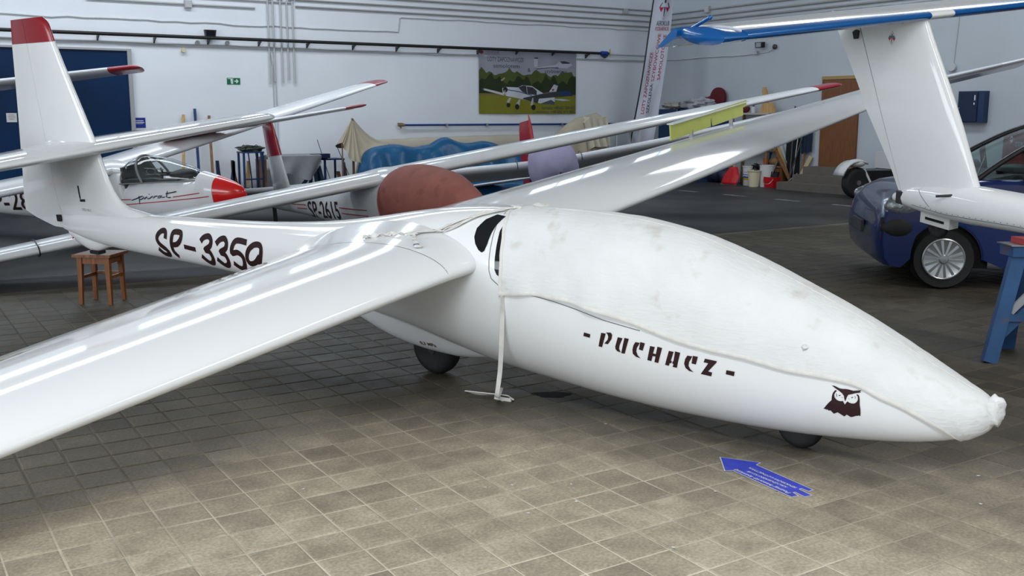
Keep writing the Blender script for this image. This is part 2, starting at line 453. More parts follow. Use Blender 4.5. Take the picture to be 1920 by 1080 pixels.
# ---- floor: far slab, grout bed, paving tiles
def dark_floor():
    m = mat('dark_concrete', (0.05, 0.05, 0.05), 0.5, spec=0.18)
    nt = m.node_tree; b = nt.nodes['Principled BSDF']
    tc = nt.nodes.new('ShaderNodeTexCoord')
    n = nt.nodes.new('ShaderNodeTexNoise'); n.inputs['Scale'].default_value = 0.9; n.inputs['Detail'].default_value = 8
    r = nt.nodes.new('ShaderNodeValToRGB')
    r.color_ramp.elements[0].position = 0.3; r.color_ramp.elements[1].position = 0.75
    r.color_ramp.elements[0].color = (0.030, 0.030, 0.031, 1); r.color_ramp.elements[1].color = (0.070, 0.068, 0.064, 1)
    nt.links.new(tc.outputs['Object'], n.inputs['Vector']); nt.links.new(n.outputs['Fac'], r.inputs['Fac'])
    nt.links.new(r.outputs['Color'], b.inputs['Base Color'])
    return m
def tile_mat():
    m = mat('worn_stone_tile', (0.3, 0.28, 0.23), 0.5, spec=0.12)
    nt = m.node_tree; b = nt.nodes['Principled BSDF']; L = nt.links.new
    geo = nt.nodes.new('ShaderNodeNewGeometry')
    at = nt.nodes.new('ShaderNodeAttribute'); at.attribute_name = 'rnd'
    oi = nt.nodes.new('ShaderNodeObjectInfo')
    ad = nt.nodes.new('ShaderNodeMath'); ad.operation = 'ADD'
    L(at.outputs['Fac'], ad.inputs[0]); L(oi.outputs['Random'], ad.inputs[1])
    fr = nt.nodes.new('ShaderNodeMath'); fr.operation = 'FRACT'; L(ad.outputs[0], fr.inputs[0])
    r0 = nt.nodes.new('ShaderNodeValToRGB')
    e = r0.color_ramp.elements
    e[0].position = 0.0; e[0].color = (0.335, 0.290, 0.222, 1)
    e[1].position = 1.0; e[1].color = (0.50, 0.44, 0.335, 1)
    for p, c in ((0.12, (0.39, 0.341, 0.26)), (0.85, (0.475, 0.417, 0.317))):
        q = e.new(p); q.color = (*c, 1)
    L(fr.outputs[0], r0.inputs['Fac'])
    def nz(s, d):
        n = nt.nodes.new('ShaderNodeTexNoise'); n.inputs['Scale'].default_value = s; n.inputs['Detail'].default_value = d
        L(geo.outputs['Position'], n.inputs['Vector']); return n
    n1 = nz(7.0, 6); n2 = nz(70.0, 4); n3 = nz(0.55, 4)
    def ramp(n, p0, p1, a, c):
        r = nt.nodes.new('ShaderNodeValToRGB')
        r.color_ramp.elements[0].position = p0; r.color_ramp.elements[1].position = p1
        r.color_ramp.elements[0].color = (a, a, a, 1); r.color_ramp.elements[1].color = (c, c, c, 1)
        L(n.outputs['Fac'], r.inputs['Fac']); return r
    cur = r0.outputs['Color']
    for rr in (ramp(n1, 0.3, 0.72, 0.80, 1.20), ramp(n2, 0.35, 0.7, 0.82, 1.2), ramp(n3, 0.35, 0.65, 0.86, 1.10)):
        mx = nt.nodes.new('ShaderNodeMix'); mx.data_type = 'RGBA'; mx.blend_type = 'MULTIPLY'; mx.inputs['Factor'].default_value = 1
        L(cur, mx.inputs[6]); L(rr.outputs['Color'], mx.inputs[7]); cur = mx.outputs[2]
    # pale specks trodden into the surface
    vo = nt.nodes.new('ShaderNodeTexVoronoi'); vo.inputs['Scale'].default_value = 26.0
    L(geo.outputs['Position'], vo.inputs['Vector'])
    lt = nt.nodes.new('ShaderNodeMath'); lt.operation = 'LESS_THAN'; lt.inputs[1].default_value = 0.075
    L(vo.outputs['Distance'], lt.inputs[0])
    ml = nt.nodes.new('ShaderNodeMath'); ml.operation = 'MULTIPLY'; ml.inputs[1].default_value = 0.45; L(lt.outputs[0], ml.inputs[0])
    mx = nt.nodes.new('ShaderNodeMix'); mx.data_type = 'RGBA'; mx.inputs[7].default_value = (0.55, 0.52, 0.46, 1)
    L(ml.outputs[0], mx.inputs['Factor']); L(cur, mx.inputs[6]); cur = mx.outputs[2]
    L(cur, b.inputs['Base Color'])
    rr = ramp(n1, 0.3, 0.7, 0.42, 0.62); L(rr.outputs['Color'], b.inputs['Roughness'])
    bp = nt.nodes.new('ShaderNodeBump'); bp.inputs['Strength'].default_value = 0.35; bp.inputs['Distance'].default_value = 0.006
    n4 = nz(32.0, 7); L(n4.outputs['Fac'], bp.inputs['Height']); L(bp.outputs['Normal'], b.inputs['Normal'])
    return m
def shade_and_grime(m):
    """darkens the paving: light falloff and wing shade painted in towards the back, dirt at the right"""
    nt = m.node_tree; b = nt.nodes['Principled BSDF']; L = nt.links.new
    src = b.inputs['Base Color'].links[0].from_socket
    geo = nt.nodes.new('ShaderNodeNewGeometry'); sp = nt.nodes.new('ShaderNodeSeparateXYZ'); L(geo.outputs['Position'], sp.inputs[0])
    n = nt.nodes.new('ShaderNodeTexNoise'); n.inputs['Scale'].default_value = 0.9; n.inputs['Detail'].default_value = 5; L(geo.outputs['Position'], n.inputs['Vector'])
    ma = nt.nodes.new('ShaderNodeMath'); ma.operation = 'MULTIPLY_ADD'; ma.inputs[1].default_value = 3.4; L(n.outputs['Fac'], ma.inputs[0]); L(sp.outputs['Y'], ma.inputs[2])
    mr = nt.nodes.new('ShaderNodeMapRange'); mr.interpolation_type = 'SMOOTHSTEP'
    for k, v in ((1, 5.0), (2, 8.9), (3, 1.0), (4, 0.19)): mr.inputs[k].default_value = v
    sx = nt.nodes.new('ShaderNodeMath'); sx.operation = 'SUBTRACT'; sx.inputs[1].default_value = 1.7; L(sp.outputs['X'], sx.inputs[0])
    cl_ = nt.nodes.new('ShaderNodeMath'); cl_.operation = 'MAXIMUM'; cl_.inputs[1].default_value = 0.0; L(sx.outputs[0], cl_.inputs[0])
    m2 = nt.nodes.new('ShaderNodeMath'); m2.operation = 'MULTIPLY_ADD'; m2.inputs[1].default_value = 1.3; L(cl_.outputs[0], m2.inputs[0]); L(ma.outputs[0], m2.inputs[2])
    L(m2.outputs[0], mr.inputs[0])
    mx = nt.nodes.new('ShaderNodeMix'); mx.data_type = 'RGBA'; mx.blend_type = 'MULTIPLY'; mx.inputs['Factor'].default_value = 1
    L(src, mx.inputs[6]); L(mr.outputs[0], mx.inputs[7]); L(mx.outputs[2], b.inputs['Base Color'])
DARKF = dark_floor(); TILEM = tile_mat()
GROUT = mat('pale_grout', (0.60, 0.55, 0.44), 0.85, spec=0.2, vary=0.35, vscale=1.6, bump=0.4, bscale=60)
shade_and_grime(TILEM); shade_and_grime(GROUT)  # falling light and wing shade painted into tiles and grout, plus some dirt
TA, TB = 0.21126, 0.2                     # tile pitch
T0 = Vector((-1.02722, 4.4509, 0))
V1 = 10.6                                 # the tiles end at this v
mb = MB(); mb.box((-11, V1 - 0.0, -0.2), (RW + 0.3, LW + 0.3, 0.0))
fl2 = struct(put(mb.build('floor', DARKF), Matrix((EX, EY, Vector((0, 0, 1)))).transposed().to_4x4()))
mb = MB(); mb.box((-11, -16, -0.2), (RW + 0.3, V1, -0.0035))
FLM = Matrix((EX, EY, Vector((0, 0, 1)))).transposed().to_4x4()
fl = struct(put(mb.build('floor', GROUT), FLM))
def pix(p):
    x, y, z = p[0], p[1], p[2] - CAMH
    d = y * cos(TILT) - z * sin(TILT); u = y * sin(TILT) + z * cos(TILT)
    return (960 + FPX * x / d, 540 - FPX * u / d, d)
def tile_geo(mb, o, ha, hb, dz, rot=0.0):
    i = 0.0045; vs = []
    for k, (g, z) in enumerate(((i * 1.6, 0.0), (0.0, -0.0025), (0.0, -0.010))):
        for sa, sb in ((-1, -1), (1, -1), (1, 1), (-1, 1)):
            p = Vector((sb * (hb - g), sa * (ha - g), z + dz))
            vs.append(o + Matrix.Rotation(rot, 3, 'Z') @ p)
    f = [(0, 3, 2, 1)]
    for k in (0, 4):
        for j in range(4):
            f.append((k + j, k + (j + 1) % 4, k + 4 + (j + 1) % 4, k + 4 + j))
    mb.add(vs, f)
tiles = []
u0, v0 = T0.dot(EX), T0.dot(EY)
for b in range(-34, 66):
    for a in range(-34, 40):
        u = u0 + TB * (b + 0.5); v = v0 - TA * (a + 0.5)
        if v > V1 - TA / 2 or v < -2.2 or u < -5.5 or u > 13.0: continue
        p = wp(u, v)
        if p.y < 0.6 and abs(p.x) < 6 and p.y < -2: continue
        sc = 0
        if p.y > 1:
            x, y, d = pix(p)
            if -20 < x < 1940 and 0 < y < 1100: sc = 1 / d
        tiles.append((sc, u, v))
tiles.sort(reverse=True)
shared = []
for k in range(6):
    mb = MB(); tile_geo(mb, Vector((0, 0, 0)), TA / 2 - 0.0036 - 0.0008 * (k % 3), TB / 2 - 0.0036 - 0.0009 * (k // 3), 0.0)
    shared.append(mb.mesh('paving_tile', TILEM))
far = MB(); rnd = []
for i, (sc, u, v) in enumerate(tiles):
    dz = R.uniform(-0.0011, 0.0006); rot = R.uniform(-0.006, 0.006)
    if i < 299:
        o = bpy.data.objects.new('paving_tile', shared[R.randrange(6)]); C.objects.link(o)
        o.parent = fl; o.location = (u + R.uniform(-.001, .001), v + R.uniform(-.001, .001), dz)
        o.rotation_euler = (R.uniform(-.004, .004), R.uniform(-.004, .004), rot)
    else:
        tile_geo(far, Vector((u, v, 0)), TA / 2 - 0.0038, TB / 2 - 0.0038, dz, rot); rnd += [R.random()] * 9
o = far.build('paving_tile', TILEM, fl, fix=False); o['kind'] = 'stuff'
o.data.attributes.new('rnd', 'FLOAT', 'FACE').data.foreach_set('value', rnd)

# ---- walls with the clerestory, ceiling with two rooflights and three added fill lamp openings
WZ0, WZ1 = 5.05, 6.35
wins = [-3.6 + 3.45 * k for k in range(7)]
mb = MB(); mb.box((-11, 0, 0), (RW + 0.3, 0.3, WZ0)); mb.box((-11, 0, WZ1), (RW + 0.3, 0.3, CEIL))
ed = [-11] + [e for w in wins for e in (w, w + 2.61)] + [RW + 0.3]
for a, b in zip(ed[0::2], ed[1::2]): mb.box((a, 0, WZ0), (b, 0.3, WZ1))
struct(put(mb.build('wall_left', PLASTER), LWM))
for i, w in enumerate(wins):
    wn = struct(put(MB().box((w, 0.16, WZ0), (w + 2.61, 0.17, WZ1)).build('window_%d' % (i + 1), SKYPANE), LWM))
    f = MB(); z0, z1 = WZ0, WZ1
    f.box((w, 0.05, z0), (w + 2.61, 0.14, z0 + 0.06)); f.box((w, 0.05, z1 - 0.06), (w + 2.61, 0.14, z1))
    for k in range(4): f.box((w + 0.85 * k, 0.05, z0 + 0.06), (w + 0.85 * k + 0.06, 0.14, z1 - 0.06))
    f.build('window_frame', FRAMEM, wn)
mb = MB(); mb.box((-LW - 0.3, 0, 0), (9.3, 0.3, CEIL))
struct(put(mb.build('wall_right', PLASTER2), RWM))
VF, DH = -9.0, 4.0                                  # the open hangar front behind the camera
mb = MB()
rects = [(q[0] - q[2] / 2, q[0] + q[2] / 2, q[1] - q[3] / 2, q[1] + q[3] / 2) for q in ROOF_KEY_FILL]
us = sorted({-11, RW + 0.3} | {e for r in rects for e in r[:2]})
for a, b in zip(us, us[1:]):
    cuts = sorted((r[2], r[3]) for r in rects if r[0] < (a + b) / 2 < r[1]); lo = VF
    for c, d in cuts + [(LW + .3, LW + .3)]:
        if c > lo: mb.box((a, lo, CEIL), (b, c, CEIL + 0.2))
        lo = max(lo, d)
struct(put(mb.build('ceiling', CEILM), FLM))
mb = MB(); mb.box((-11, VF - .3, DH), (RW + .3, VF, CEIL + .2)); mb.box((-11, VF - .3, 0), (-8, VF, DH)); mb.box((15, VF - .3, 0), (RW + .3, VF, DH))
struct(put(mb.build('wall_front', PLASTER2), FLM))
su, sv, sz, sl, sh_ = SIDEW
mb = MB(); mb.box((su - .3, VF, 0), (su, LW + .3, sz - sh_ / 2)); mb.box((su - .3, VF, sz + sh_ / 2), (su, LW + .3, CEIL)); mb.box((su - .3, VF, sz - sh_ / 2), (su, sv - sl / 2, sz + sh_ / 2)); mb.box((su - .3, sv + sl / 2, sz - sh_ / 2), (su, LW + .3, sz + sh_ / 2))
struct(put(mb.build('wall_side', PLASTER), FLM))
wn = struct(put(MB().box((su - .12, sv - sl / 2, sz - sh_ / 2), (su - .10, sv + sl / 2, sz + sh_ / 2)).build('window_20', DIMPANE), FLM))
f = MB()
for k in range(9): f.box((su - .08, sv - sl / 2 + k * (sl - .06) / 8, sz - sh_ / 2), (su, sv - sl / 2 + k * (sl - .06) / 8 + .06, sz + sh_ / 2))
f.build('window_frame', FRAMEM, wn)
for i, (u, v, sx, sy, *_) in enumerate(ROOF_KEY_FILL):  # the last three openings only house the added fill lamps
    wn = struct(put(MB().box((u - sx / 2, v - sy / 2, CEIL + 0.1), (u + sx / 2, v + sy / 2, CEIL + 0.12)).build('window_%d' % (8 + i), DIMPANE), FLM))  # the last three are added panes for the fill lamps, not real windows
    f = MB()
    for k in range(int(max(sx, sy)) + 1):
        q = k * (max(sx, sy) - 0.04) / int(max(sx, sy))
        if sy > sx: f.box((u - sx / 2, v - sy / 2 + q, CEIL), (u + sx / 2, v - sy / 2 + q + 0.04, CEIL + 0.08))
        else: f.box((u - sx / 2 + q, v - sy / 2, CEIL), (u - sx / 2 + q + 0.04, v + sy / 2, CEIL + 0.08))
    f.build('window_frame', FRAMEM, wn)  # the last three frames belong to the added fill lamp openings

# ---- big blue door in the left wall
BDOOR = mat('blue_sheet_door', (0.0015, 0.022, 0.075), 0.35, spec=0.25, vary=0.3, vscale=0.7, bump=0.25, bscale=1.5)
dr = MB().box((-2.0, -0.05, 0.02), (4.69, 0.0, 2.91)).build('door_1', BDOOR); struct(put(dr, LWM))
f = MB(); f.box((4.69, -0.09, 0.0), (4.77, 0.0, 2.95)); f.box((-2.0, -0.09, 2.91), (4.69, 0.0, 2.95))
f.build('door_frame', FRAMEM, dr)
PAPER = mat('paper', (0.62, 0.60, 0.62), 0.7)
INK = mat('grey_ink', (0.12, 0.12, 0.14), 0.7)
n = MB().box((2.43, -0.056, 1.52), (2.61, -0.051, 1.69)).build('paper_notice', PAPER); put(n, LWM)
tag(n, 'small white paper notice taped on the blue door', 'notice')
mb = MB()
for k, (a, b) in enumerate(((2.47, 2.57), (2.46, 2.58), (2.46, 2.58), (2.47, 2.56))): mb.box((a, -0.058, 1.655 - k * 0.028), (b, -0.0562, 1.662 - k * 0.028))
mb.build('printed_lines', INK, n)
SIGNB = mat('sign_blue', (0.012, 0.03, 0.26), 0.4); SIGNW = mat('sign_white', (0.75, 0.77, 0.8), 0.5)
n = MB().box((4.72, -0.012, 1.40), (4.98, -0.0, 1.60)).build('door_sign', SIGNB); put(n, LWM)
tag(n, 'small blue sign with two white lines right of the blue door', 'sign')
mb = MB(); mb.box((4.77, -0.014, 1.53), (4.94, -0.0125, 1.545)); mb.box((4.755, -0.014, 1.495), (4.955, -0.0125, 1.51)); mb.box((4.78, -0.014, 1.475), (4.93, -0.0125, 1.480))
mb.build('printed_lines', SIGNW, n)

# ---- emergency exit sign
GREEN = mat('exit_green', (0.0, 0.16, 0.055), 0.4)
ex = thing('exit_sign', 'green and white emergency exit sign with running figure and arrow on left wall', 'sign', LWM @ Matrix.Translation((6.69, 0, 2.29)))
MB().box((0, -0.012, 0), (0.135, 0, 0.135)).build('sign_plate', GREEN, ex)
MB().box((0.145, -0.012, 0), (0.28, 0, 0.135)).build('sign_plate', GREEN, ex)
w = lambda y: (lambda a, b: (a, y, b))
door = [(0.075, 0.012), (0.122, 0.012), (0.122, 0.124), (0.012, 0.124), (0.012, 0.112), (0.075, 0.112)]
flat(poly_mesh([door]), 'door_pictogram', SIGNW, ex, w(-0.0128))
man = [[(0.055, 0.092), (0.062, 0.099), (0.071, 0.099), (0.076, 0.092), (0.071, 0.084), (0.062, 0.084)],
       [(0.045, 0.082), (0.070, 0.083), (0.078, 0.062), (0.098, 0.060), (0.098, 0.053), (0.072, 0.055), (0.068, 0.066), (0.064, 0.052), (0.086, 0.036), (0.082, 0.014), (0.073, 0.014), (0.076, 0.031), (0.055, 0.043), (0.044, 0.022), (0.018, 0.022), (0.018, 0.031), (0.038, 0.031), (0.048, 0.050), (0.053, 0.074), (0.040, 0.072), (0.030, 0.055), (0.022, 0.059), (0.034, 0.080)]]
flat(poly_mesh(man), 'running_figure', GREEN, ex, w(-0.0136))
ar = [(0.158, 0.056), (0.205, 0.056), (0.188, 0.036), (0.206, 0.022), (0.246, 0.0675), (0.206, 0.113), (0.188, 0.099), (0.205, 0.079), (0.158, 0.079)]
flat(poly_mesh([ar]), 'arrow', SIGNW, ex, w(-0.0128))

# ---- pipes, conduits and cables
def pipe(name, label, cat, M_, pts, r, material, group=None, n=8):
    o = MB().tube(pts, r, n).build(name, material, smooth=60); put(o, M_); return tag(o, label, cat, group)
def wavy(u0, u1, z, amp=0.02, k=26, y=-0.02, seed=0):
    rr = random.Random(seed)
    return [(lerp(u0, u1, i / k), y, z + rr.uniform(-amp, amp)) for i in range(k + 1)]
bp = thing('pressure_pipe', 'long black pipe on brackets across the left wall', 'pipe', LWM)
PB = mat('black_pipe', (0.012, 0.011, 0.011), 0.4)
MB().tube([(-6, -0.16, 3.22), (16.42, -0.16, 3.22)], 0.036, 10).build('pipe_run', PB, bp, smooth=60)
for k in range(19):
    u = -3.4 + 1.08 * k
    m = MB(); m.box((u - 0.012, -0.19, 3.165), (u + 0.012, 0, 3.19)); m.prism([(-0.15, 3.17), (0, 3.17), (0, 3.08)], lambda a, b, t: (t, a, b), u - 0.012, u + 0.012)
    m.build('wall_bracket', DARKST, bp)
vl = thing('valve', 'blue valve with yellow handle ending the black pipe', 'valve', LWM @ Matrix.Translation((16.42, -0.16, 3.22)))
MB().lathe([(0.045, 0.0), (0.06, 0.03), (0.06, 0.20), (0.045, 0.24), (0.03, 0.27)], 'x', 14).build('valve_body', mat('valve_blue', (0.004, 0.05, 0.30), 0.35), vl, smooth=40)
m = MB(); m.bar((0.26, 0, 0), (0.29, 0, 0.0), 0.04, 0.04); m.bar((0.275, -0.03, -0.07), (0.275, -0.03, 0.11), 0.02, 0.02); m.build('handle', mat('valve_yellow', (0.55, 0.35, 0.03), 0.4), vl)
MB().prism([(0.02, -0.05), (0.24, -0.05), (0.14, -0.12)], lambda a, b, t: (a, t, b), -0.03, 0.05).build('valve_outlet', DARKST, vl)
pipe('thin_pipe', 'thin grey pipe from the blue valve to the corner', 'pipe', LWM, [(16.7, -0.1, 3.2), (RW - 0.05, -0.1, 3.2)], 0.018, CONDUIT)
for k, z in enumerate((3.075, 3.045)):
    pipe('wall_cable', ['upper', 'lower'][k] + ' of two grey cables just under the black pipe', 'cable', LWM, wavy(-4, RW - 0.05, z, 0.010, 60, -0.02, k), 0.012, CABLE)
pipe('wall_cable', 'wavy white painted cable above the black pipe, stepping up mid-wall', 'cable', LWM,
     wavy(-4, 10.7, 3.52, 0.018, 50, -0.02, 3) + [(10.72, -0.02, 3.66), (10.74, -0.02, 3.84)] + wavy(10.8, RW - 0.05, 3.86, 0.014, 30, -0.02, 4), 0.011, CABLE)
for k, (z, a, b) in enumerate(((3.96, 8.25, RW - 0.06), (4.10, 8.25, RW - 0.06), (4.25, 9.3, RW - 0.06), (4.38, 9.6, RW - 0.06))):
    pipe('wall_conduit', ['lowest', 'second lowest', 'third lowest', 'topmost'][k] + ' of four long grey conduits high on left wall', 'conduit', LWM, [(a, -0.03, z), (b, -0.03, z)], 0.02, CONDUIT2, 'long conduits on the left wall')
pipe('wall_conduit', 'short grey conduit through the junction box at top left', 'conduit', LWM, [(4.0, -0.03, 3.88), (7.35, -0.03, 3.88)], 0.02, CONDUIT)
pipe('wall_conduit', 'grey conduit just above the short one at top left', 'conduit', LWM, [(3.2, -0.03, 4.03), (8.2, -0.03, 4.03)], 0.018, CONDUIT)
for k, (u, z) in enumerate(((7.62, 2.31), (7.73, 2.36), (7.90, 2.33), (8.04, 2.40), (8.17, 2.33))):
    pipe('drop_conduit', ['first', 'second', 'third', 'fourth', 'fifth'][k] + ' from left of five pale drop conduits on left wall', 'conduit', LWM, [(u, -0.045, 4.08), (u, -0.045, z)], 0.019, CABLE, 'pale drop conduits')
for k, u in enumerate((7.70, 7.76)):
    pipe('drop_cable', ['left', 'right'][k] + ' of two thin cables running down the left wall to the floor', 'cable', LWM, [(u - 0.06, -0.02, 3.05), (u - 0.01, -0.02, 2.7), (u, -0.02, 0.25)], 0.010, CABLE)
def jbox(M_, u, z, label, s=0.13):
    o = thing('junction_box', label, 'junction box', M_ @ Matrix.Translation((u, 0, z)))
    MB().box((-s / 2, -0.07, -s / 2), (s / 2, 0, s / 2)).build('housing', CONDUIT, o)
    MB().box((-s * 0.42, -0.08, -s * 0.42), (s * 0.42, -0.0702, s * 0.42)).build('cover_plate', CABLE, o)
jbox(LWM, 5.95, 3.88, 'square grey junction box at top left of the left wall', 0.15)
for k, u in enumerate((7.66, 7.9, 8.15)): jbox(LWM, u, 4.14, ['leftmost', 'middle', 'rightmost'][k] + ' of three round-topped boxes above the drop conduits', 0.12)
jbox(LWM, 17.3, 4.33, 'pale junction box on the left wall beside the white feather banner', 0.13)
def lamp(M_, u, z, label, s=0.1, y=-0.2):
    o = thing('floodlight', label, 'lamp', M_ @ Matrix.Translation((u, 0, z)))
    m = MB(); m.prism([(-0.10, -0.06), (0.10, -0.06), (0.12, 0.07), (-0.12, 0.07)], lambda a, b, t: (a, t, b), y, y + 0.1); m.build('lamp_housing', BLACK, o)
    m = MB(); m.box((-0.08, y - 0.004, -0.045), (0.08, y - 0.001, 0.055)); m.build('lamp_glass', GLASSD if M_ is LWM else mat('floodlight_glass', (0.30, 0.34, 0.36), 0.15), o)
    m = MB(); m.bar((0, y + 0.09, 0), (0, 0, -0.02), 0.03, 0.02); m.build('lamp_arm', DARKST, o)
lamp(LWM, 6.34, 3.31, 'black floodlight sitting above the black pipe on left wall')
for k, (u, z) in enumerate(((6.10, 3.12), (6.72, 3.14), (5.81, 2.96))):
    o = MB().lathe([(0.045, 0), (0.05, 0.02), (0.045, 0.05), (0.02, 0.06)], 'y', 14, o=(0, -0.07, 0)).build('wall_socket', CREAM if k == 2 else CABLE, smooth=40)
    put(o, LWM @ Matrix.Translation((u, 0, z)))
    tag(o, ['round wall box left below the black floodlight', 'round wall box right below the black floodlight', 'cream wall socket hanging under the black pipe'][k], 'socket')
vr = thing('blue_rail', 'thin blue pipe with brackets along the left wall near floor level', 'pipe', LWM)
VB = mat('rail_blue', (0.008, 0.045, 0.22), 0.4)
MB().tube([(10.75, -0.09, 1.42), (17.6, -0.09, 1.42)], 0.024, 8).build('pipe_run', VB, vr, smooth=60)
for k in range(6):
    u = 11.9 + 1.12 * k; MB().tube([(u, 0, 1.42), (u, -0.12, 1.42)], 0.032, 8).build('wall_bracket', STEEL, vr, smooth=60)
m = MB(); m.tube([(10.62, -0.09, 1.42), (10.78, -0.09, 1.42)], 0.034, 8); m.bar((10.6, -0.09, 1.46), (10.74, -0.09, 1.46), 0.02, 0.02); m.tube([(10.66, -0.09, 1.42), (10.70, -0.09, 1.35)], 0.02, 8)
m.build('tap', mat('brass', (0.35, 0.24, 0.12), 0.4, metal=0.8), vr, smooth=50)
# right wall
for k, z in enumerate((4.27, 4.12, 4.0)):
    pipe('wall_conduit', ['topmost', 'middle', 'lowest'][k] + ' of three grey conduits high on the right wall', 'conduit', RWM, [(-LW + 0.05, -0.03, z), (-6.0, -0.03, z)], 0.022, CONDUIT2)
for k, z in enumerate((3.90, 3.86)):
    pipe('wall_cable', ['upper', 'lower'][k] + ' of two wavy cables under the right wall conduits', 'cable', RWM, wavy(-LW + 0.05, -6, z, 0.012, 50, -0.02, 9 + k), 0.013, CONDUIT2)
pipe('wall_cable', 'grey cable along the right wall to the small floodlight', 'cable', RWM, wavy(-LW + 0.05, -17.9, 3.09, 0.012, 16, -0.02, 12), 0.014, CABLE)
pipe('wall_cable', 'thin cable linking the floodlight and the small lamp', 'cable', RWM, [(-17.9, -0.02, 3.1), (-17.6, -0.02, 3.12), (-17.4, -0.02, 3.2)], 0.006, CABLE)
jbox(RWM, -19.7, 4.27, 'pale junction box on the right wall above the blue tailplane tip', 0.16)
jbox(RWM, -17.95, 3.12, 'small white box on cable left under the right wall floodlight', 0.08)
lamp(RWM, -17.75, 3.28, 'small black floodlight on the right wall under the blue tailplane')
o = MB().lathe([(0.03, 0), (0.06, 0.03), (0.055, 0.07), (0.03, 0.09)], 'y', 14, o=(0, -0.09, 0)).build('wall_socket', DARKST, smooth=40); put(o, RWM @ Matrix.Translation((-17.38, 0, 3.23)))
tag(o, 'small dark bulkhead lamp just right of the right wall floodlight', 'lamp')
pipe('drop_cable', 'thin white cable hanging down right wall to a round box', 'cable', RWM, [(-12.63, -0.02, 4.0), (-12.63, -0.02, 3.5), (-12.66, -0.02, 3.0), (-12.68, -0.02, 2.65)], 0.011, CABLE)
o = MB().lathe([(0.075, 0), (0.085, 0.02), (0.08, 0.06), (0.05, 0.08)], 'y', 18, o=(0, -0.08, 0)).build('wall_socket', CABLE, smooth=40); put(o, RWM @ Matrix.Translation((-12.68, 0, 2.58)))
tag(o, 'round white box at end of the hanging cable on right wall', 'socket')
fb = thing('fuse_box', 'dark blue metal fuse box on the right wall above the car', 'box', RWM @ Matrix.Translation((-12.42, 0, 1.51)))
FBM = mat('fusebox_blue', (0.008, 0.03, 0.09), 0.45)
MB().box((0, -0.16, 0), (0.55, 0, 0.6)).build('housing', FBM, fb)
m = MB().box((0.02, -0.18, 0.02), (0.42, -0.1605, 0.58)).build('box_door', mat('fusebox_door', (0.004, 0.014, 0.05), 0.5), fb)
MB().box((0.36, -0.188, 0.42), (0.38, -0.1805, 0.52)).build('latch', SIGNW, fb); MB().box((0.35, -0.188, 0.34), (0.37, -0.1805, 0.38)).build('latch', SIGNW, fb)
MB().lathe([(0.012, 0), (0.014, 0.012)], 'y', 8, o=(0.05, -0.195, 0.28)).build('lock', STEEL, fb)

# ---- brown door with steps in the right wall
DOORW = wood('brown_veneer', (0.135, 0.048, 0.016), (0.21, 0.085, 0.030), 0.4)
dr = MB().box((-15.9, -0.06, 0.51), (-14.9, 0, 2.46)).build('door_2', DOORW); struct(put(dr, RWM))
f = MB(); f.box((-15.9, -0.075, 2.43), (-14.9, -0.0, 2.50)); f.build('door_frame', mat('door_lintel', (0.36, 0.24, 0.09), 0.5), dr)
f = MB(); f.bar((-15.78, -0.10, 1.45), (-15.66, -0.10, 1.45), 0.02, 0.02); f.bar((-15.78, -0.06, 1.45), (-15.78, -0.10, 1.45), 0.02, 0.02); f.box((-15.80, -0.068, 1.40), (-15.76, -0.0605, 1.50)); f.build('handle', BLACK, dr)
STEPM = mat('step_concrete', (0.13, 0.115, 0.10), 0.8, vary=0.1, vscale=5)
st = thing('concrete_steps', 'three brown grey concrete steps up to the brown door', 'steps', RWM)
for k, (a, d, z0, z1) in enumerate(((-16.25, 1.0, 0.0, 0.17), (-16.02, 0.75, 0.17, 0.34), (-15.95, 0.5, 0.34, 0.51))):
    MB().box((a, -d, z0), (-14.0, 0, z1)).build('step', STEPM, st)

# ---- printed poster
pm = LWM @ Matrix.Translation((12.83, -0.012, 1.68))
po = thing('poster', 'large wrinkled poster of a small aeroplane landing, hung on left wall', 'poster', pm)
PW, PH = 2.9, 1.52
def pg(a, b): return 0.010 * sin(a * 5.0) + 0.006 * sin(a * 11)
def pl(y): return lambda a, b: (a * PW, -0.03 - y + pg(a * PW, b * PH), b * PH)
def pcut(m2, s=0.0125):
    bm = bmesh.new(); vv = [bm.verts.new((a, b, 0)) for a, b in m2[0]]
    for f_ in m2[1]:
        try: bm.faces.new([vv[i] for i in f_])
        except ValueError: pass
    cs = [v.co.x for v in bm.verts]; k = math.floor(min(cs) / s) + 1; hi = max(cs)
    while k * s < hi:
        bmesh.ops.bisect_plane(bm, geom=bm.verts[:] + bm.edges[:] + bm.faces[:], dist=1e-7, plane_co=(k * s, 0, 0), plane_no=(1, 0, 0)); k += 1
    bm.verts.index_update(); r = ([(v.co.x, v.co.y) for v in bm.verts], [tuple(v.index for v in f_.verts) for f_ in bm.faces]); bm.free(); return r
def pf(m2, name, c, y, rough=0.55):
    return flat(pcut(m2), name, mat('print_' + name, c, rough, spec=0.3), po, pl(y))
pf(poly_mesh([[(0, 0), (1, 0), (1, 1), (0, 1)]]), 'poster_sheet', (0.30, 0.31, 0.37), 0)
rr = random.Random(3)
def crowns(base, amp, n, seed):
    rr = random.Random(seed); top = []
    for i in range(n + 1):
        top.append((i / n, base + amp * (0.5 * sin(i * 0.55 + seed) + 0.35 * sin(i * 1.7) + rr.uniform(-.25, .25))))
    return [(0, 0.28)] + top + [(1, 0.28)]
def quads(poly):
    """strip between the crown line and its base"""
    top = poly[1:-1]; vs = list(top) + [(x, 0.28) for x, _ in top]; n = len(top)
    return vs, [(i, i + 1, i + 1 + n, i + n) for i in range(n - 1)]
pf(quads(crowns(0.66, 0.075, 40, 1)), 'light_trees', (0.075, 0.095, 0.022), 0.001)
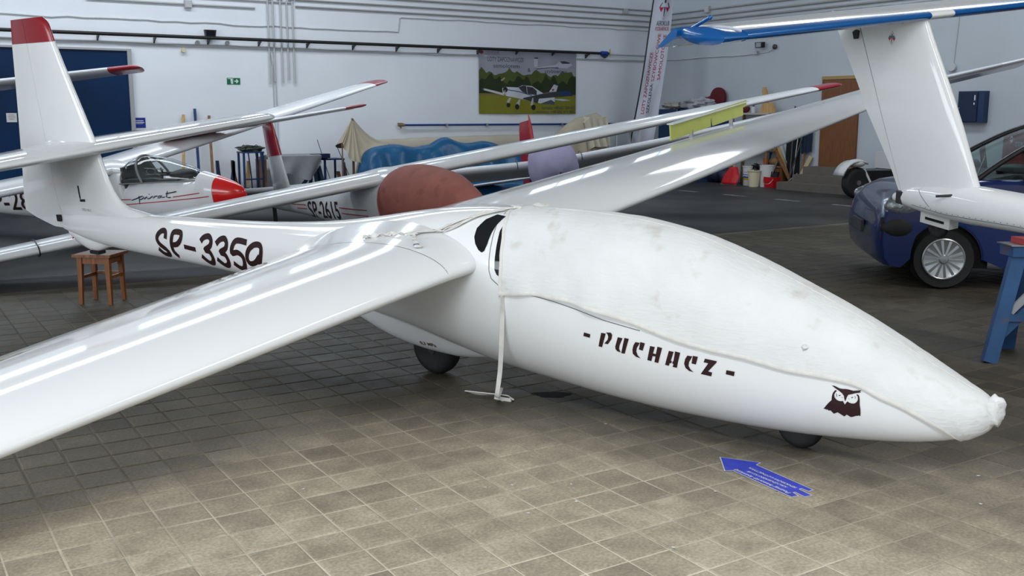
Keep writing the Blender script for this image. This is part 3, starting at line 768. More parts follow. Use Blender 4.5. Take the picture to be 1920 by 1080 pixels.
pf(quads(crowns(0.55, 0.10, 40, 5)), 'dark_trees', (0.026, 0.036, 0.012), 0.002)
pf(poly_mesh([[(0, 0.28), (1, 0.28), (1, 0.315), (0, 0.325)]]), 'dry_grass', (0.20, 0.15, 0.05), 0.003)
pf(poly_mesh([[(0, 0), (1, 0), (1, 0.29), (0, 0.29)]]), 'meadow', (0.21, 0.205, 0.022), 0.004)
PX = lambda L: [((x - 108) / 1228, 1 - (y - 105) / 790) for x, y in L]    # from the look of the print
pf(poly_mesh([PX([(148, 585), (160, 574), (395, 632), (410, 665), (168, 600)])]), 'near_wing_print', (0.55, 0.57, 0.6), 0.0052)
pf(poly_mesh([PX([(148, 585), (160, 574), (172, 578), (170, 598)])]), 'near_wing_tip_print', (0.02, 0.09, 0.3), 0.006)
pf(poly_mesh([PX([(388, 575), (420, 555), (580, 560), (640, 530), (760, 540), (905, 630), (1080, 605), (1295, 660), (1050, 675), (1048, 770), (870, 760), (640, 710), (440, 670), (395, 640)])]), 'plane_hull_print', (0.56, 0.58, 0.62), 0.0055)
pf(poly_mesh([PX([(660, 690), (905, 632), (1085, 605), (1290, 660), (1050, 680), (850, 700), (835, 760), (640, 705)])]), 'far_wing_shade_print', (0.045, 0.05, 0.055), 0.006)
pf(poly_mesh([PX([(1085, 603), (1185, 592), (1245, 600), (1298, 660), (1130, 640)])]), 'far_wing_tip_print', (0.02, 0.045, 0.15), 0.0065)
pf(poly_mesh([PX([(585, 560), (650, 532), (690, 540), (700, 640), (640, 615)]), PX([(695, 545), (770, 555), (822, 600), (820, 655), (705, 640)])]), 'canopy_print', (0.05, 0.045, 0.06), 0.0065)
pf(poly_mesh([PX([(975, 612), (1040, 510), (1095, 525), (1068, 605)])]), 'fin_print', (0.52, 0.54, 0.58), 0.006)
pf(poly_mesh([PX([(1036, 512), (1042, 503), (1096, 520), (1090, 532)])]), 'fin_cap_print', (0.02, 0.05, 0.18), 0.0068)
pf(poly_mesh([PX([(1012, 575), (1040, 572), (1036, 598), (1012, 596)])]), 'flag_print', (0.35, 0.02, 0.03), 0.0068)
pf(join2(line_poly(PX([(440, 590), (600, 615), (760, 660)]), 0.012)), 'hull_stripe_print', (0.02, 0.05, 0.2), 0.0068)
pf(poly_mesh([PX([(1035, 700), (1160, 700), (1265, 718), (1165, 728), (1040, 712)])]), 'tailplane_print', (0.42, 0.5, 0.6), 0.006)
pf(poly_mesh([PX([(870, 765), (1000, 712), (1050, 745), (1045, 778)])]), 'tail_cone_print', (0.08, 0.085, 0.11), 0.0058)
def disc(cx, cy, r, n=14): return PX([(cx + r * cos(2 * pi * k / n), cy + r * 1.25 * sin(2 * pi * k / n)) for k in range(n)])
for dd_ in ((462, 785, 23), (570, 805, 28), (780, 812, 28)): pf(poly_mesh([disc(*dd_)]), 'wheel_print', (0.02, 0.02, 0.02), 0.007)
pf(poly_mesh([disc(425, 590, 28)]), 'cowl_print', (0.02, 0.02, 0.02), 0.007)
for gg_ in ([(440, 745), (470, 690), (495, 695), (470, 760)], [(545, 790), (590, 712), (615, 712), (600, 800)], [(738, 785), (765, 690), (778, 690), (780, 790)]): pf(poly_mesh([PX(gg_)]), 'gear_leg_print', (0.45, 0.45, 0.42), 0.0064)
for gg_ in ([(372, 470), (418, 436), (422, 452), (380, 486)], [(412, 600), (424, 590), (432, 655), (418, 660)]): pf(poly_mesh([PX(gg_)]), 'propeller_blade_print', (0.42, 0.33, 0.2), 0.0072)
# small glider at the upper right of the print
pf(poly_mesh([PX([(780, 300), (850, 310), (1000, 288), (1100, 300), (1215, 298), (1288, 258), (1240, 225), (1110, 215), (1060, 262), (850, 298)]), PX([(782, 190), (836, 178), (832, 290), (790, 296)])]), 'small_glider_print', (0.46, 0.47, 0.53), 0.0012)
pf(poly_mesh([PX([(788, 192), (792, 178), (836, 175), (836, 190)])]), 'small_fin_cap_print', (0.02, 0.025, 0.09), 0.0016)
pf(poly_mesh([PX([(1116, 216), (1180, 210), (1256, 228), (1240, 242), (1150, 244)]), PX([(800, 318), (950, 300), (1080, 292), (1112, 300), (1095, 306), (1000, 302), (830, 324)])]), 'small_canopy_print', (0.05, 0.045, 0.075), 0.0016)
pf(poly_mesh([PX([(110, 130), (128, 108), (150, 108), (172, 130), (150, 152), (132, 152)])]), 'club_emblem_print', (0.20, 0.02, 0.03), 0.0012)
def ptext(s, x0, y0, x1, y1, c, nm='lettering', y=0.0018):
    v, f_ = text_mesh(s); a = PX([(x0, y1)])[0]; b = PX([(x1, y0)])[0]
    pf((fit(v, a[0], a[1], b[0], b[1]), f_), nm, c, y)
ptext('AEROKLUB', 188, 116, 352, 134, (0.06, 0.055, 0.075)); ptext('PODKARPACKI', 188, 142, 352, 156, (0.22, 0.06, 0.08), 'red_lettering')
GT = (0.085, 0.085, 0.11)
ptext('LOTY ZAPOZNAWCZE', 216, 186, 655, 240, GT); ptext('samolotem', 282, 268, 600, 318, GT); ptext('&', 705, 312, 745, 362, GT); ptext('szybowcem', 920, 322, 1215, 380, GT)
ptext('kontakt: +48 602 769 433', 890, 795, 1318, 838, (0.09, 0.09, 0.10), 'lettering', 0.0075); ptext('telefony: +48 602 474 802', 818, 850, 1320, 893, (0.09, 0.09, 0.10), 'lettering', 0.0075)

# ---- feather banner in the corner
BY = 25.5
bn = thing('feather_banner', 'tall white feather banner with red lettering in the room corner', 'banner', (3.1, BY, 0))
def bpnt(a, b):      # a across 0..1, b height; the cloth leans to the right
    z = b; t = (z - 1.43) / 3.05
    if z > 4.5: w_ = 0.47 * sqrt(max(0.0, 1 - ((z - 4.5) / 0.7) ** 2))
    else: w_ = lerp(0.54, 0.47, max(0, min(1, t)))
    xl = 3.03 + 0.43 * t + 0.02 * sin(t * pi) + (0.47 - w_ if z > 4.5 else 0)
    return Vector((xl + a * w_ - 3.1, 0.04 * sin(a * 5 + z * 2.0) + 0.02 * sin(a * 9 - z * 3), z))
BCL = mat('banner_cloth', (0.55, 0.57, 0.66), 0.7, spec=0.2, vary=0.05, vscale=2, bump=0.2, bscale=5)
rows = [[bpnt(k / 10, 0.55 + 4.64 * i / 60) for k in range(11)] for i in range(61)]
MB().grid(rows).build('cloth', BCL, bn, smooth=60)
MB().tube([bpnt(0, 0.55 + 4.6 * i / 30) + Vector((-0.02, 0.02, 0)) for i in range(31)], 0.018, 8).build('pole', BLACK, bn, smooth=60)
p0 = bpnt(0, 0.55)
MB().tube([p0 + Vector((-0.02, 0.02, 0)), Vector((p0.x - 0.09, 0.02, 0.03))], 0.018, 8).build('pole_foot', BLACK, bn, smooth=60)
m = MB(); m.box((p0.x - 0.4, -0.2, 0), (p0.x + 0.25, 0.25, 0.035)); m.build('base_plate', DARKST, bn)
def bflat(m2, nm, c): return flat(m2, nm, mat('banner_' + nm, c, 0.7, spec=0.2), bn, lambda a, b: bpnt(a, b) + Vector((0, -0.012, 0)))
BRD, BNV = (0.42, 0.02, 0.05), (0.05, 0.05, 0.10)
def vtext(s, a0, a1, z0, z1, c, nm):
    v, f_ = text_mesh(s); v = fit(v, 0, 0, 1, 1)
    bflat(([(lerp(a1, a0, y), lerp(z0, z1, x)) for x, y in v], f_), nm, c)
vtext('LOTY ZAPOZNAWCZE', 0.17, 0.31, 1.68, 3.16, BRD, 'red_lettering')
vtext('SZKOLENIA:', 0.40, 0.54, 1.70, 2.42, BNV, 'navy_lettering')
vtext('SZYBOWCOWE', 0.42, 0.56, 2.46, 3.60, BRD, 'red_lettering')
vtext('SAMOLOTOWE', 0.68, 0.82, 2.50, 3.58, BRD, 'red_lettering')
def htext(s, a0, a1, z0, z1, c, nm):
    v, f_ = text_mesh(s); bflat((fit(v, a0, z0, a1, z1), f_), nm, c)
htext('AEROKLUB', 0.26, 0.90, 3.79, 3.90, BNV, 'navy_lettering'); htext('PODKARPACKI', 0.24, 0.90, 3.67, 3.765, BRD, 'red_lettering')
htext('603 777 410', 0.36, 0.95, 1.47, 1.55, BNV, 'navy_lettering')
bflat(poly_mesh([[(0.25, 1.46), (0.31, 1.45), (0.29, 1.52), (0.25, 1.56), (0.20, 1.55), (0.22, 1.49)]]), 'phone_mark', BNV)
def emblem(fn, sc=1.0):
    """club emblem: diamond outline, red lower chevrons, dark aeroplane cross; unit half width 1, half height 1.5"""
    out = line_poly([(0, 1.5), (1, 0), (0, -1.5), (-1, 0), (0, 1.5)], 0.06)
    red = poly_mesh([[(-0.98, 0), (-0.2, 0), (-0.62, -0.58)], [(0.98, 0), (0.62, -0.58), (0.2, 0)]])
    nav = poly_mesh([[(-0.98, 0.0), (-0.62, 0.52), (0.62, 0.52), (0.98, 0.0)], [(-0.16, 0.5), (0.16, 0.5), (0.17, 0.85), (0, 1.0), (-0.17, 0.85)], [(-0.14, 0.02), (-0.05, -1.1), (0.05, -1.1), (0.14, 0.02)]])
    return out, red, nav
o_, r_, n_ = emblem(None)
ec = lambda m2: ([(0.56 + a * 0.26, 4.22 + b * 0.20) for a, b in m2[0]], m2[1])
bflat(ec(o_), 'emblem_outline', BRD); bflat(ec(r_), 'emblem_red', BRD); bflat(ec(n_), 'emblem_navy', BNV)
# ================================================================== gliders
def foil_part(mb, secs, c0, c1, n=10, vert=False, drop=0.0):
    """the slice of an aerofoil between chord fractions c0 and c1 (fixed surface or flap)"""
    rings = []
    for t, xl, ch, z, th, cm in secs:
        def yt(x): return 5 * th * (0.2969 * sqrt(x) - 0.126 * x - 0.3516 * x * x + 0.2843 * x**3 - 0.1036 * x**4)
        if c0 == 0: xs = [c1 * (1 - cos(pi / 2 * i / n)) if False else c1 * (i / n) ** 2 for i in range(n + 1)]
        else: xs = [lerp(c0, c1, i / n) for i in range(n + 1)]
        up = [(x, cm * 4 * x * (1 - x) + yt(x)) for x in reversed(xs)]
        lo = [(x, cm * 4 * x * (1 - x) - yt(x)) for x in (xs[1:] if c0 == 0 else xs)]
        ring = []
        for x, y in up + lo:
            zz = z + y * ch - drop * max(0, x - c0) * ch
            ring.append((xl - x * ch, t, zz) if not vert else (xl - x * ch, y * ch, t))
        rings.append(ring)
    mb.loft(rings, True, True)
    return mb

# ------------------------------------------------------------------ the white two-seater in front
PM = frame((-0.49, 6.51, 0), (0.789, -0.614), 0.139)
A = thing('glider', 'large white two seat glider in front, cockpit under a canvas cover', 'glider', PM, 'gliders parked in the hangar')
PBODY = [(-4.42, .665, .80, .03), (-4.1, .60, .835, .075), (-3.6, .555, .86, .105), (-3.0, .53, .87, .125), (-2.4, .515, .88, .14), (-1.8, .49, .895, .16), (-1.2, .46, .925, .195),
         (-.8, .43, .96, .24), (-.4, .385, 1.015, .285), (0, .32, 1.08, .32), (.35, .25, 1.122, .34), (.7, .19, 1.138, .35), (1.1, .145, 1.140, .355), (1.5, .11, 1.125, .355),
         (1.9, .095, 1.065, .345), (2.2, .095, .968, .325), (2.5, .105, .848, .295), (2.8, .13, .71, .25), (3.05, .165, .575, .20), (3.25, .215, .468, .135), (3.36, .275, .410, .07), (3.40, .33, .36, .012)]
xs = [-4.42 + 0.14 * i for i in range(53)]; xs = [x for x in xs if x < 2.9] + [2.9, 3.0, 3.08, 3.15, 3.2, 3.25, 3.29, 3.33, 3.36, 3.385, 3.40]
bm_ = body(MB(), PBODY, xs, 48, 2.25)
# the skin rises into the wing roots: the wing and its fairing are lofted as one surface on each side
fus = bm_.build('fuselage', WHITE, A, smooth=60)
FB = bvh_of(bm_)
def pwing(sgn):
    out = []
    for t in (.14, .22, .29, .35, .41, .47, .54, .62, .8, 1.2, 1.7, 2.4, 3.2, 4.0, 4.7, 5.4, 6.1, 6.8, 7.5, 8.1):
        te = -.74 + .096 * t; le = .69; z = .868; th = lerp(.150, .125, min(1, t / 8)); cm = .034
        if t < .62:
            k = (.62 - t) / .48; le += .05 * k ** 2.2; te -= .20 * k ** 1.5; th += .012 * k ** 1.5
        if sgn > 0: z += .003 * max(0, t - 1.5)
        elif t > 4.2: z += .36 * ((t - 4.2) / 4.13) ** 1.5
        out.append((sgn * t, le, le - te, z, th, cm))
    return out
for sgn in (1, -1):
    sc = pwing(sgn); m = MB()
    foil_part(m, sc, 0, 0.985, 16)
    foil_part(m, tip_round(sc[-1], sgn, .2), 0, 0.985, 16)
    w_ = m.build('wing', WHITE, A, smooth=50)
    wb = bvh_of(m)
    # fairing joint and the gap of the aileron seen as fine dark lines
    j = [s for s in sc if abs(abs(s[0]) - .54) < .01][0]
    flat(line_poly([(j[1] - x * j[2], 0) for x in ()], .003), 'seam', SEAM, w_, None) if False else None
    pts = [(j[1] - j[2] * (i / 24) ** 1.6 * .95 - .004, sgn * .545) for i in range(25)]
    decal(line_poly(pts, .004), 'panel_seam', SEAM, w_, wb, lambda a, b: (a, b, 2), (0, 0, -1), .0012, .06)
    pts = []
    for s in sc:
        if abs(s[0]) > 3.9: pts.append((s[1] - s[2] * .80, s[0]))
    if sgn > 0:
        pts = [(s[1] - s[2] * .90, s[0]) for s in sc if abs(s[0]) > .5]
    decal(line_poly(pts, .012), 'aileron_gap', SEAM, w_, wb, lambda a, b: (a, b, 2), (0, 0, -1), .0012, .12)
    # air brakes: a plate standing above and a plate hanging below the wing
    y0, y1 = (3.47, 5.02) if sgn > 0 else (-2.95, -4.5)
    def plate(z0, z1, x, nm, cut):
        mm = MB(); L = [(y0, z0), (y1 - sgn * .08, z0), (y1 - sgn * .08, z0 + (z1 - z0) * .55), (y1, z0 + (z1 - z0) * .6), (y1, z1), (y0, z1)]
        if cut: ym = (y0 + y1) / 2 + .02; L[1:1] = [(ym - sgn * .025, z0), (ym - sgn * .018, z0 + .075), (ym + sgn * .01, z0 + .075), (ym + sgn * .025, z0)]
        mm.prism(L, lambda a, b, t: (t, a, b + .012 * (abs(a) - 3.5) * (1 if sgn > 0 else 0)), x, x + .012)
        return mm.build(nm, YELG, A)
    zt_ = .965 if sgn > 0 else .975
    p = plate(zt_, zt_ + .14, -.16, 'air_brake', True)
    mm = MB(); mm.box((-.185, min(y0, y1), zt_ + .14), (-.12, max(y0, y1), zt_ + .148)); mm.build('brake_cap_strip', WHITE, p)
    mm = MB(); mm.box((-.175, min(y0, y1) , zt_ + .132), (-.15, max(y0, y1), zt_ + .139)); mm.build('brake_seal', BROWNP, p)
    for yy in ((3.88, 4.7) if sgn > 0 else (-3.3, -4.1)):
        mm = MB(); mm.bar((-.165, yy, .88), (-.165, yy, zt_ + .03), .02, .035); mm.build('brake_post', STEEL, p)
    p = plate(.61, .71, -.10, 'air_brake', False)
    mm = MB(); mm.box((-.115, min(y0, y1) - .0, .575), (-.06, max(y0, y1), .60)); mm.build('brake_cap_strip', BROWNP, p)
    for yy in ((3.88, 4.7) if sgn > 0 else (-3.3, -4.1)):
        mm = MB(); mm.bar((-.095, yy, .68), (-.095, yy, .85), .02, .035); mm.build('brake_post', STEEL, p)
    if sgn < 0:      # brake slot in the upper skin of the near wing
        sl = [(-.215, -2.42), (-.23, -2.6), (-.215, -5.0), (-.165, -5.0), (-.175, -2.6)]
        decal(poly_mesh([sl]), 'brake_slot', mat('slot_cream', (0.60, 0.58, 0.50), .5), w_, wb, lambda a, b: (a, b, 2), (0, 0, -1), .0015, .1)
        decal(join2(line_poly([(-.20, -2.5), (-.20, -5)], .008), line_poly([(-.172, -2.6), (-.168, -5)], .006), line_poly([(-.225, -2.55), (-.215, -5)], .005)), 'slot_lines', mat('slot_brown', (0.20, 0.15, 0.09), .6), w_, wb, lambda a, b: (a, b, 2), (0, 0, -1), .003, .1)

# fin, rudder, red caps
def ffin(z):
    le = interp([(.84, -2.72), (.87, -2.98), (.905, -3.28), (.98, -3.43), (1.13, -3.525), (1.46, -3.62), (1.88, -3.785), (2.3, -3.945), (2.44, -3.985), (2.49, -4.06)], z)[0]
    te = interp([(.66, -4.52), (.72, -4.80), (.795, -5.05), (1.12, -4.965), (1.85, -4.76), (2.28, -4.65), (2.49, -4.585)], z)[0]
    ch = le - te; w = interp([(.6, .10), (.9, .135), (1.3, .125), (2.5, .075)], z)[0]
    return (z, le, ch, 0, w / ch, 0)
HX = -4.33
def finpart(zs, lo, nm, m_, par=None):
    mb = MB(); rings = []
    for z in zs:
        s = ffin(z); c = (s[1] - HX) / s[2]; n = 12
        def yt(x): return 5 * s[4] * (0.2969 * sqrt(max(0, x)) - 0.126 * x - 0.3516 * x * x + 0.2843 * x**3 - 0.1036 * x**4) * s[2]
        if lo: f = [c * (i / n) ** 2 for i in range(n + 1)]
        else: f = [lerp(c + .004 / s[2], 1, i / n) for i in range(n + 1)]
        up = [(s[1] - x * s[2], max(yt(x), .003), z) for x in reversed(f)]; dn = [(s[1] - x * s[2], -max(yt(x), .003), z) for x in (f[1:] if lo else f)]
        rings.append(up + dn)
    mb.loft(rings, True, True)
    return mb, mb.build(nm, m_, A if par is None else par, smooth=50)
finb, fin = finpart([.80, .84, .87, .905, .94, .98, 1.05, 1.13, 1.3, 1.46, 1.7, 1.88, 2.1, 2.285], True, 'fin', WHITE)
rudb, rud = finpart([.67, .70, .74, .795, .95, 1.12, 1.4, 1.7, 2.0, 2.285], False, 'rudder', WHITE)
finpart([2.287, 2.36, 2.43, 2.46, 2.48, 2.49], True, 'fin_cap', REDP); finpart([2.287, 2.36, 2.43, 2.47, 2.49], False, 'rudder_cap', REDP)
FNB = bvh_of(finb)
mm = MB(); mm.box((-4.40, -.062, .74), (-4.345, -.04, .80)); mm.build('rudder_horn', BLACK, A)
# tailplane with elevators
TPT = [(0, -3.50, 1.10, 1.40, .115, 0.0), (.15, -3.50, 1.09, 1.40, .115, 0.0), (1.80, -3.53, .80, 1.40, .105, 0.0)]
for sgn in (1, -1):
    sc = [(sgn * t,) + tuple(linear(TPT, t)) for t in (0, .12, .4, .9, 1.4, 1.80)]
    m = MB(); foil_part(m, sc, 0, .68, 14); tr = tip_round(sc[-1], sgn, .13); foil_part(m, tr, 0, .68, 14); m.build('tailplane', WHITE, A, smooth=50)
    m = MB(); sce = [(sgn * t,) + tuple(linear(TPT, t)) for t in (.13, .4, .9, 1.4, 1.80)]; foil_part(m, sce + tr, .685, .99, 8, drop=.06); m.build('elevator', WHITE, A, smooth=50)
mm = MB(); body(mm, [(-4.50, 1.38, 1.42, .02), (-4.2, 1.36, 1.485, .085), (-3.8, 1.355, 1.455, .085), (-3.52, 1.385, 1.41, .015)], [-4.50, -4.4, -4.3, -4.2, -4.1, -4.0, -3.9, -3.8, -3.7, -3.6, -3.55, -3.52], 20); mm.build('tailplane_fairing', WHITE, A, smooth=60)
# tail skid
mm = MB(); body(mm, [(-4.3, .60, .72, .03), (-4.12, .53, .72, .06), (-3.98, .492, .7, .055), (-3.88, .495, .7, .05), (-3.72, .54, .7, .045), (-3.45, .57, .66, .03)], [-4.3, -4.2, -4.12, -4.05, -3.98, -3.93, -3.88, -3.8, -3.72, -3.6, -3.45], 20); sk = mm.build('tail_skid_fairing', WHITE, A, smooth=60)
mm = MB(); mm.box((-4.0, -.035, .470), (-3.86, .035, .497)); mm.build('skid_pad', RUBBER, A)
# wheels
mm = MB(); body(mm, [(-.95, .42, .60, .03), (-.6, .30, .60, .09), (-.3, .21, .6, .125), (0, .165, .6, .135), (.25, .155, .55, .13), (.5, .185, .5, .10), (.8, .25, .4, .02)], [-.95, -.8, -.6, -.45, -.3, -.15, 0, .12, .25, .38, .5, .65, .8], 24, 2.6)
gf = mm.build('wheel_fairing', WHITE, A, smooth=60); GB = bvh_of(mm)
wheel(A, (0.02, 0, .172), .172, .135, 'main_wheel', DARKST)
mm = MB(); body(mm, [(2.22, .14, .2, .03), (2.32, .105, .2, .06), (2.5, .09, .2, .068), (2.62, .10, .2, .06), (2.76, .15, .2, .02)], [2.22, 2.27, 2.32, 2.4, 2.5, 2.56, 2.62, 2.7, 2.76], 20, 2.6)
ng = mm.build('nose_wheel_fairing', WHITE2, A, smooth=60); NB = bvh_of(mm)
wheel(A, (2.485, 0, .118), .118, .095, 'nose_wheel', WPLAS)
mm = MB(); mm.tube([(3.2, 0, .235), (3.21, 0, .205)], .011, 8); mm.build('tow_hook', mat('hook_yellow', (0.45, 0.33, 0.04), .5), A)
MB().tube([(-4.1, -.1, .62), (-4.1, -.112, .62)], .006, 8).build('skid_bolt', REDP, A)

# lettering and windows, draped on the side facing the camera (org: x, z)
SIDE = lambda a, b: (a, -1.5, b)
def sdec(m2, nm, m_, bvh=None, up=.003, step=.05, label=None): return decal(m2, nm, m_, A, bvh or FB, SIDE, (0, 1, 0), up, step, label)
MARKS_HERE = 1
NAME_POLYS = [[(1.55,0.596),(1.578,0.595),(1.547,0.514),(1.525,0.516)],[(1.58,0.602),(1.61,0.605),(1.617,0.593),(1.611,0.57),(1.586,0.537),(1.564,0.538),(1.586,0.562),(1.592,0.578),(1.59,0.59)],[(1.65,0.585),(1.678,0.583),(1.656,0.539),(1.652,0.521),(1.659,0.501),(1.639,0.505),(1.63,0.516),(1.63,0.531)],[(1.69,0.587),(1.715,0.584),(1.683,0.497),(1.662,0.498)],[(1.753,0.572),(1.779,0.571),(1.759,0.541),(1.754,0.521),(1.76,0.5),(1.775,0.485),(1.749,0.49),(1.732,0.505),(1.732,0.527),(1.74,0.553)],[(1.782,0.576),(1.808,0.573),(1.792,0.53),(1.77,0.534),(1.777,0.558)],[(1.837,0.562),(1.864,0.56),(1.851,0.524),(1.867,0.522),(1.879,0.564),(1.905,0.56),(1.876,0.474),(1.854,0.476),(1.864,0.508),(1.847,0.508),(1.837,0.479),(1.814,0.481)],[(1.942,0.55),(1.968,0.548),(1.949,0.497),(1.955,0.496),(1.951,0.484),(1.942,0.484),(1.934,0.467),(1.914,0.47)],[(1.976,0.552),(2.004,0.548),(1.979,0.463),(1.956,0.464),(1.962,0.482),(1.956,0.483),(1.959,0.494),(1.964,0.499)],[(2.042,0.538),(2.069,0.537),(2.049,0.504),(2.045,0.484),(2.053,0.466),(2.069,0.452),(2.045,0.456),(2.027,0.47),(2.022,0.493),(2.029,0.518)],[(2.072,0.541),(2.098,0.539),(2.085,0.496),(2.062,0.499),(2.067,0.521)],[(2.135,0.534),(2.196,0.529),(2.195,0.522),(2.148,0.468),(2.169,0.465),(2.162,0.443),(2.107,0.448),(2.151,0.511),(2.127,0.514)],[(1.441,0.583),(1.48,0.578),(1.475,0.557),(1.435,0.562)],[(2.244,0.488),(2.286,0.485),(2.281,0.461),(2.239,0.466)]]
OWL_POLYS = [[(2.744,0.472),(2.756,0.471),(2.779,0.461),(2.792,0.46),(2.805,0.461),(2.818,0.46),(2.838,0.456),(2.858,0.459),(2.872,0.461),(2.87,0.457),(2.866,0.455),(2.872,0.451),(2.861,0.448),(2.848,0.445),(2.831,0.438),(2.817,0.434),(2.812,0.424),(2.807,0.41),(2.803,0.4),(2.8,0.411),(2.798,0.426),(2.79,0.438),(2.776,0.449),(2.759,0.46)],[(2.76,0.451),(2.767,0.448),(2.759,0.438),(2.755,0.426),(2.757,0.414),(2.766,0.403),(2.775,0.399),(2.785,0.398),(2.793,0.401),(2.798,0.391),(2.802,0.383),(2.807,0.392),(2.813,0.401),(2.82,0.396),(2.831,0.393),(2.844,0.394),(2.854,0.403),(2.859,0.415),(2.858,0.43),(2.852,0.439),(2.859,0.44),(2.864,0.434),(2.867,0.416),(2.867,0.39),(2.87,0.368),(2.87,0.349),(2.868,0.331),(2.862,0.336),(2.855,0.331),(2.85,0.332),(2.837,0.325),(2.826,0.321),(2.808,0.332),(2.797,0.32),(2.768,0.339),(2.75,0.328),(2.737,0.344),(2.727,0.342),(2.723,0.348),(2.716,0.345),(2.713,0.349),(2.705,0.348),(2.713,0.361),(2.728,0.382),(2.743,0.399),(2.744,0.412),(2.746,0.425),(2.751,0.439)],[(2.774,0.427),(2.784,0.43),(2.781,0.424),(2.777,0.424)],[(2.829,0.423),(2.839,0.426),(2.836,0.421),(2.832,0.42)],[(2.764,0.433),(2.766,0.434),(2.768,0.419),(2.766,0.418)],[(2.845,0.431),(2.85,0.425),(2.846,0.416),(2.846,0.418),(2.848,0.425),(2.844,0.429)],[(2.818,0.417),(2.822,0.415),(2.821,0.412)],[(2.788,0.417),(2.791,0.421),(2.792,0.417)]]
REG_STROKES = [[(-2.643,0.73),(-2.638,0.78),(-2.684,0.789),(-2.737,0.761),(-2.762,0.72),(-2.734,0.679),(-2.662,0.642),(-2.636,0.611),(-2.664,0.594),(-2.718,0.6),(-2.769,0.639)],[(-2.518,0.592),(-2.56,0.632),(-2.567,0.691),(-2.553,0.746),(-2.525,0.789),(-2.437,0.791),(-2.423,0.767),(-2.446,0.728),(-2.496,0.697),(-2.564,0.689)],[(-2.396,0.688),(-2.244,0.678)],[(-2.165,0.748),(-2.127,0.779),(-2.067,0.792),(-2.03,0.766),(-2.048,0.723),(-2.118,0.687),(-2.063,0.676),(-2.04,0.63),(-2.066,0.59),(-2.113,0.584),(-2.184,0.633)],[(-1.967,0.745),(-1.92,0.78),(-1.865,0.791),(-1.834,0.763),(-1.851,0.721),(-1.922,0.687),(-1.866,0.672),(-1.845,0.625),(-1.873,0.589),(-1.921,0.586),(-1.987,0.629)],[(-1.587,0.787),(-1.726,0.786),(-1.778,0.697),(-1.705,0.706),(-1.648,0.681),(-1.64,0.634),(-1.672,0.586),(-1.724,0.586),(-1.784,0.617)],[(-1.454,0.632),(-1.413,0.732),(-1.424,0.779),(-1.492,0.78),(-1.56,0.741),(-1.593,0.68),(-1.572,0.638),(-1.504,0.648),(-1.435,0.703)]]
NAME_LABELS = ['P', 'P', 'U', 'U', 'C', 'C', 'H', 'A', 'A', 'C', 'C', 'Z', '-', '-']
for grp in ((12,), (0, 1), (2, 3), (4, 5), (6,), (7, 8), (9, 10), (11,), (13,)):
    sdec(poly_mesh([NAME_POLYS[i] for i in grp]), 'name_letter', BROWNBLK, up=.0025)
sdec(poly_mesh(OWL_POLYS), 'owl_emblem', BROWNBLK, up=.0025, step=.02, label='dark owl head emblem near the nose')
for st in REG_STROKES:
    # smooth the stroke
    P = [Vector(p) for p in st]; q = []
    if len(P) > 2:
        for i in range(len(P) - 1):
            a, b, c, d = P[max(i - 1, 0)], P[i], P[i + 1], P[min(i + 2, len(P) - 1)]
            for k in range(5):
                t = k / 5; q.append(0.5 * ((2 * b) + (c - a) * t + (2 * a - 5 * b + 4 * c - d) * t * t + (3 * b - a - 3 * c + d) * t**3))
        q.append(P[-1])
    else: q = P
    sdec(line_poly([tuple(v) for v in q], .042 if len(P) > 2 else .036), 'registration_letter', BROWNBLK, up=.0025, step=.04)
v, f_ = text_mesh('0,3 MPa', bold=.02); sdec((fit(v, -.015, .222, .125, .252), f_), 'pressure_lettering', mat('brown_ink', (.12, .06, .03), .5), GB, .002)
v, f_ = text_mesh('0,12 MPa', bold=.02); sdec((fit(v, 2.42, .112, 2.56, .134), f_), 'pressure_lettering', MATS['brown_ink'], NB, .002)
sdec(join2(line_poly([(-3.915, 1.085), (-3.915, .97)], .02), line_poly([(-3.925, .955), (-3.84, .96)], .022)), 'fin_mark', BLACK, FNB, .003)
v, f_ = text_mesh('SZD-50-3'); sdec((fit(v, -3.93, .865, -3.78, .888), f_), 'fin_lettering', mat('grey_lettering', (.35, .36, .38), .5), FNB, .003)
sw = [(.79, 1.118), (.72, 1.122), (.67, 1.10), (.645, 1.06), (.652, 1.02), (.675, .985), (.71, .955), (.735, .945), (.752, .955), (.762, .99), (.765, 1.04), (.772, 1.08)]
sdec(poly_mesh([sw]), 'side_window', GLASSD, up=.003, step=.02, label='dark rear side window')
cg = [(.825, 1.10), (.818, 1.06), (.826, 1.02), (.834, .96), (.839, .90), (.845, .862), (.86, .838), (.89, .824), (1.2, .80), (1.6, .76), (1.6, 1.09), (1.2, 1.10), (.9, 1.11)]
sdec(poly_mesh([cg]), 'canopy_glass', GLASSD, up=.003, step=.03)
sdec(line_poly([(.758, 1.13), (.765, 1.109), (.779, 1.058), (.79, .986), (.797, .904), (.804, .853), (.822, .813), (.876, .78), (1.0, .757), (1.136, .745), (1.26, .73), (1.397, .705), (1.562, .667), (1.782, .636)], .0045), 'canopy_seam', SEAM, up=.002, step=.03)

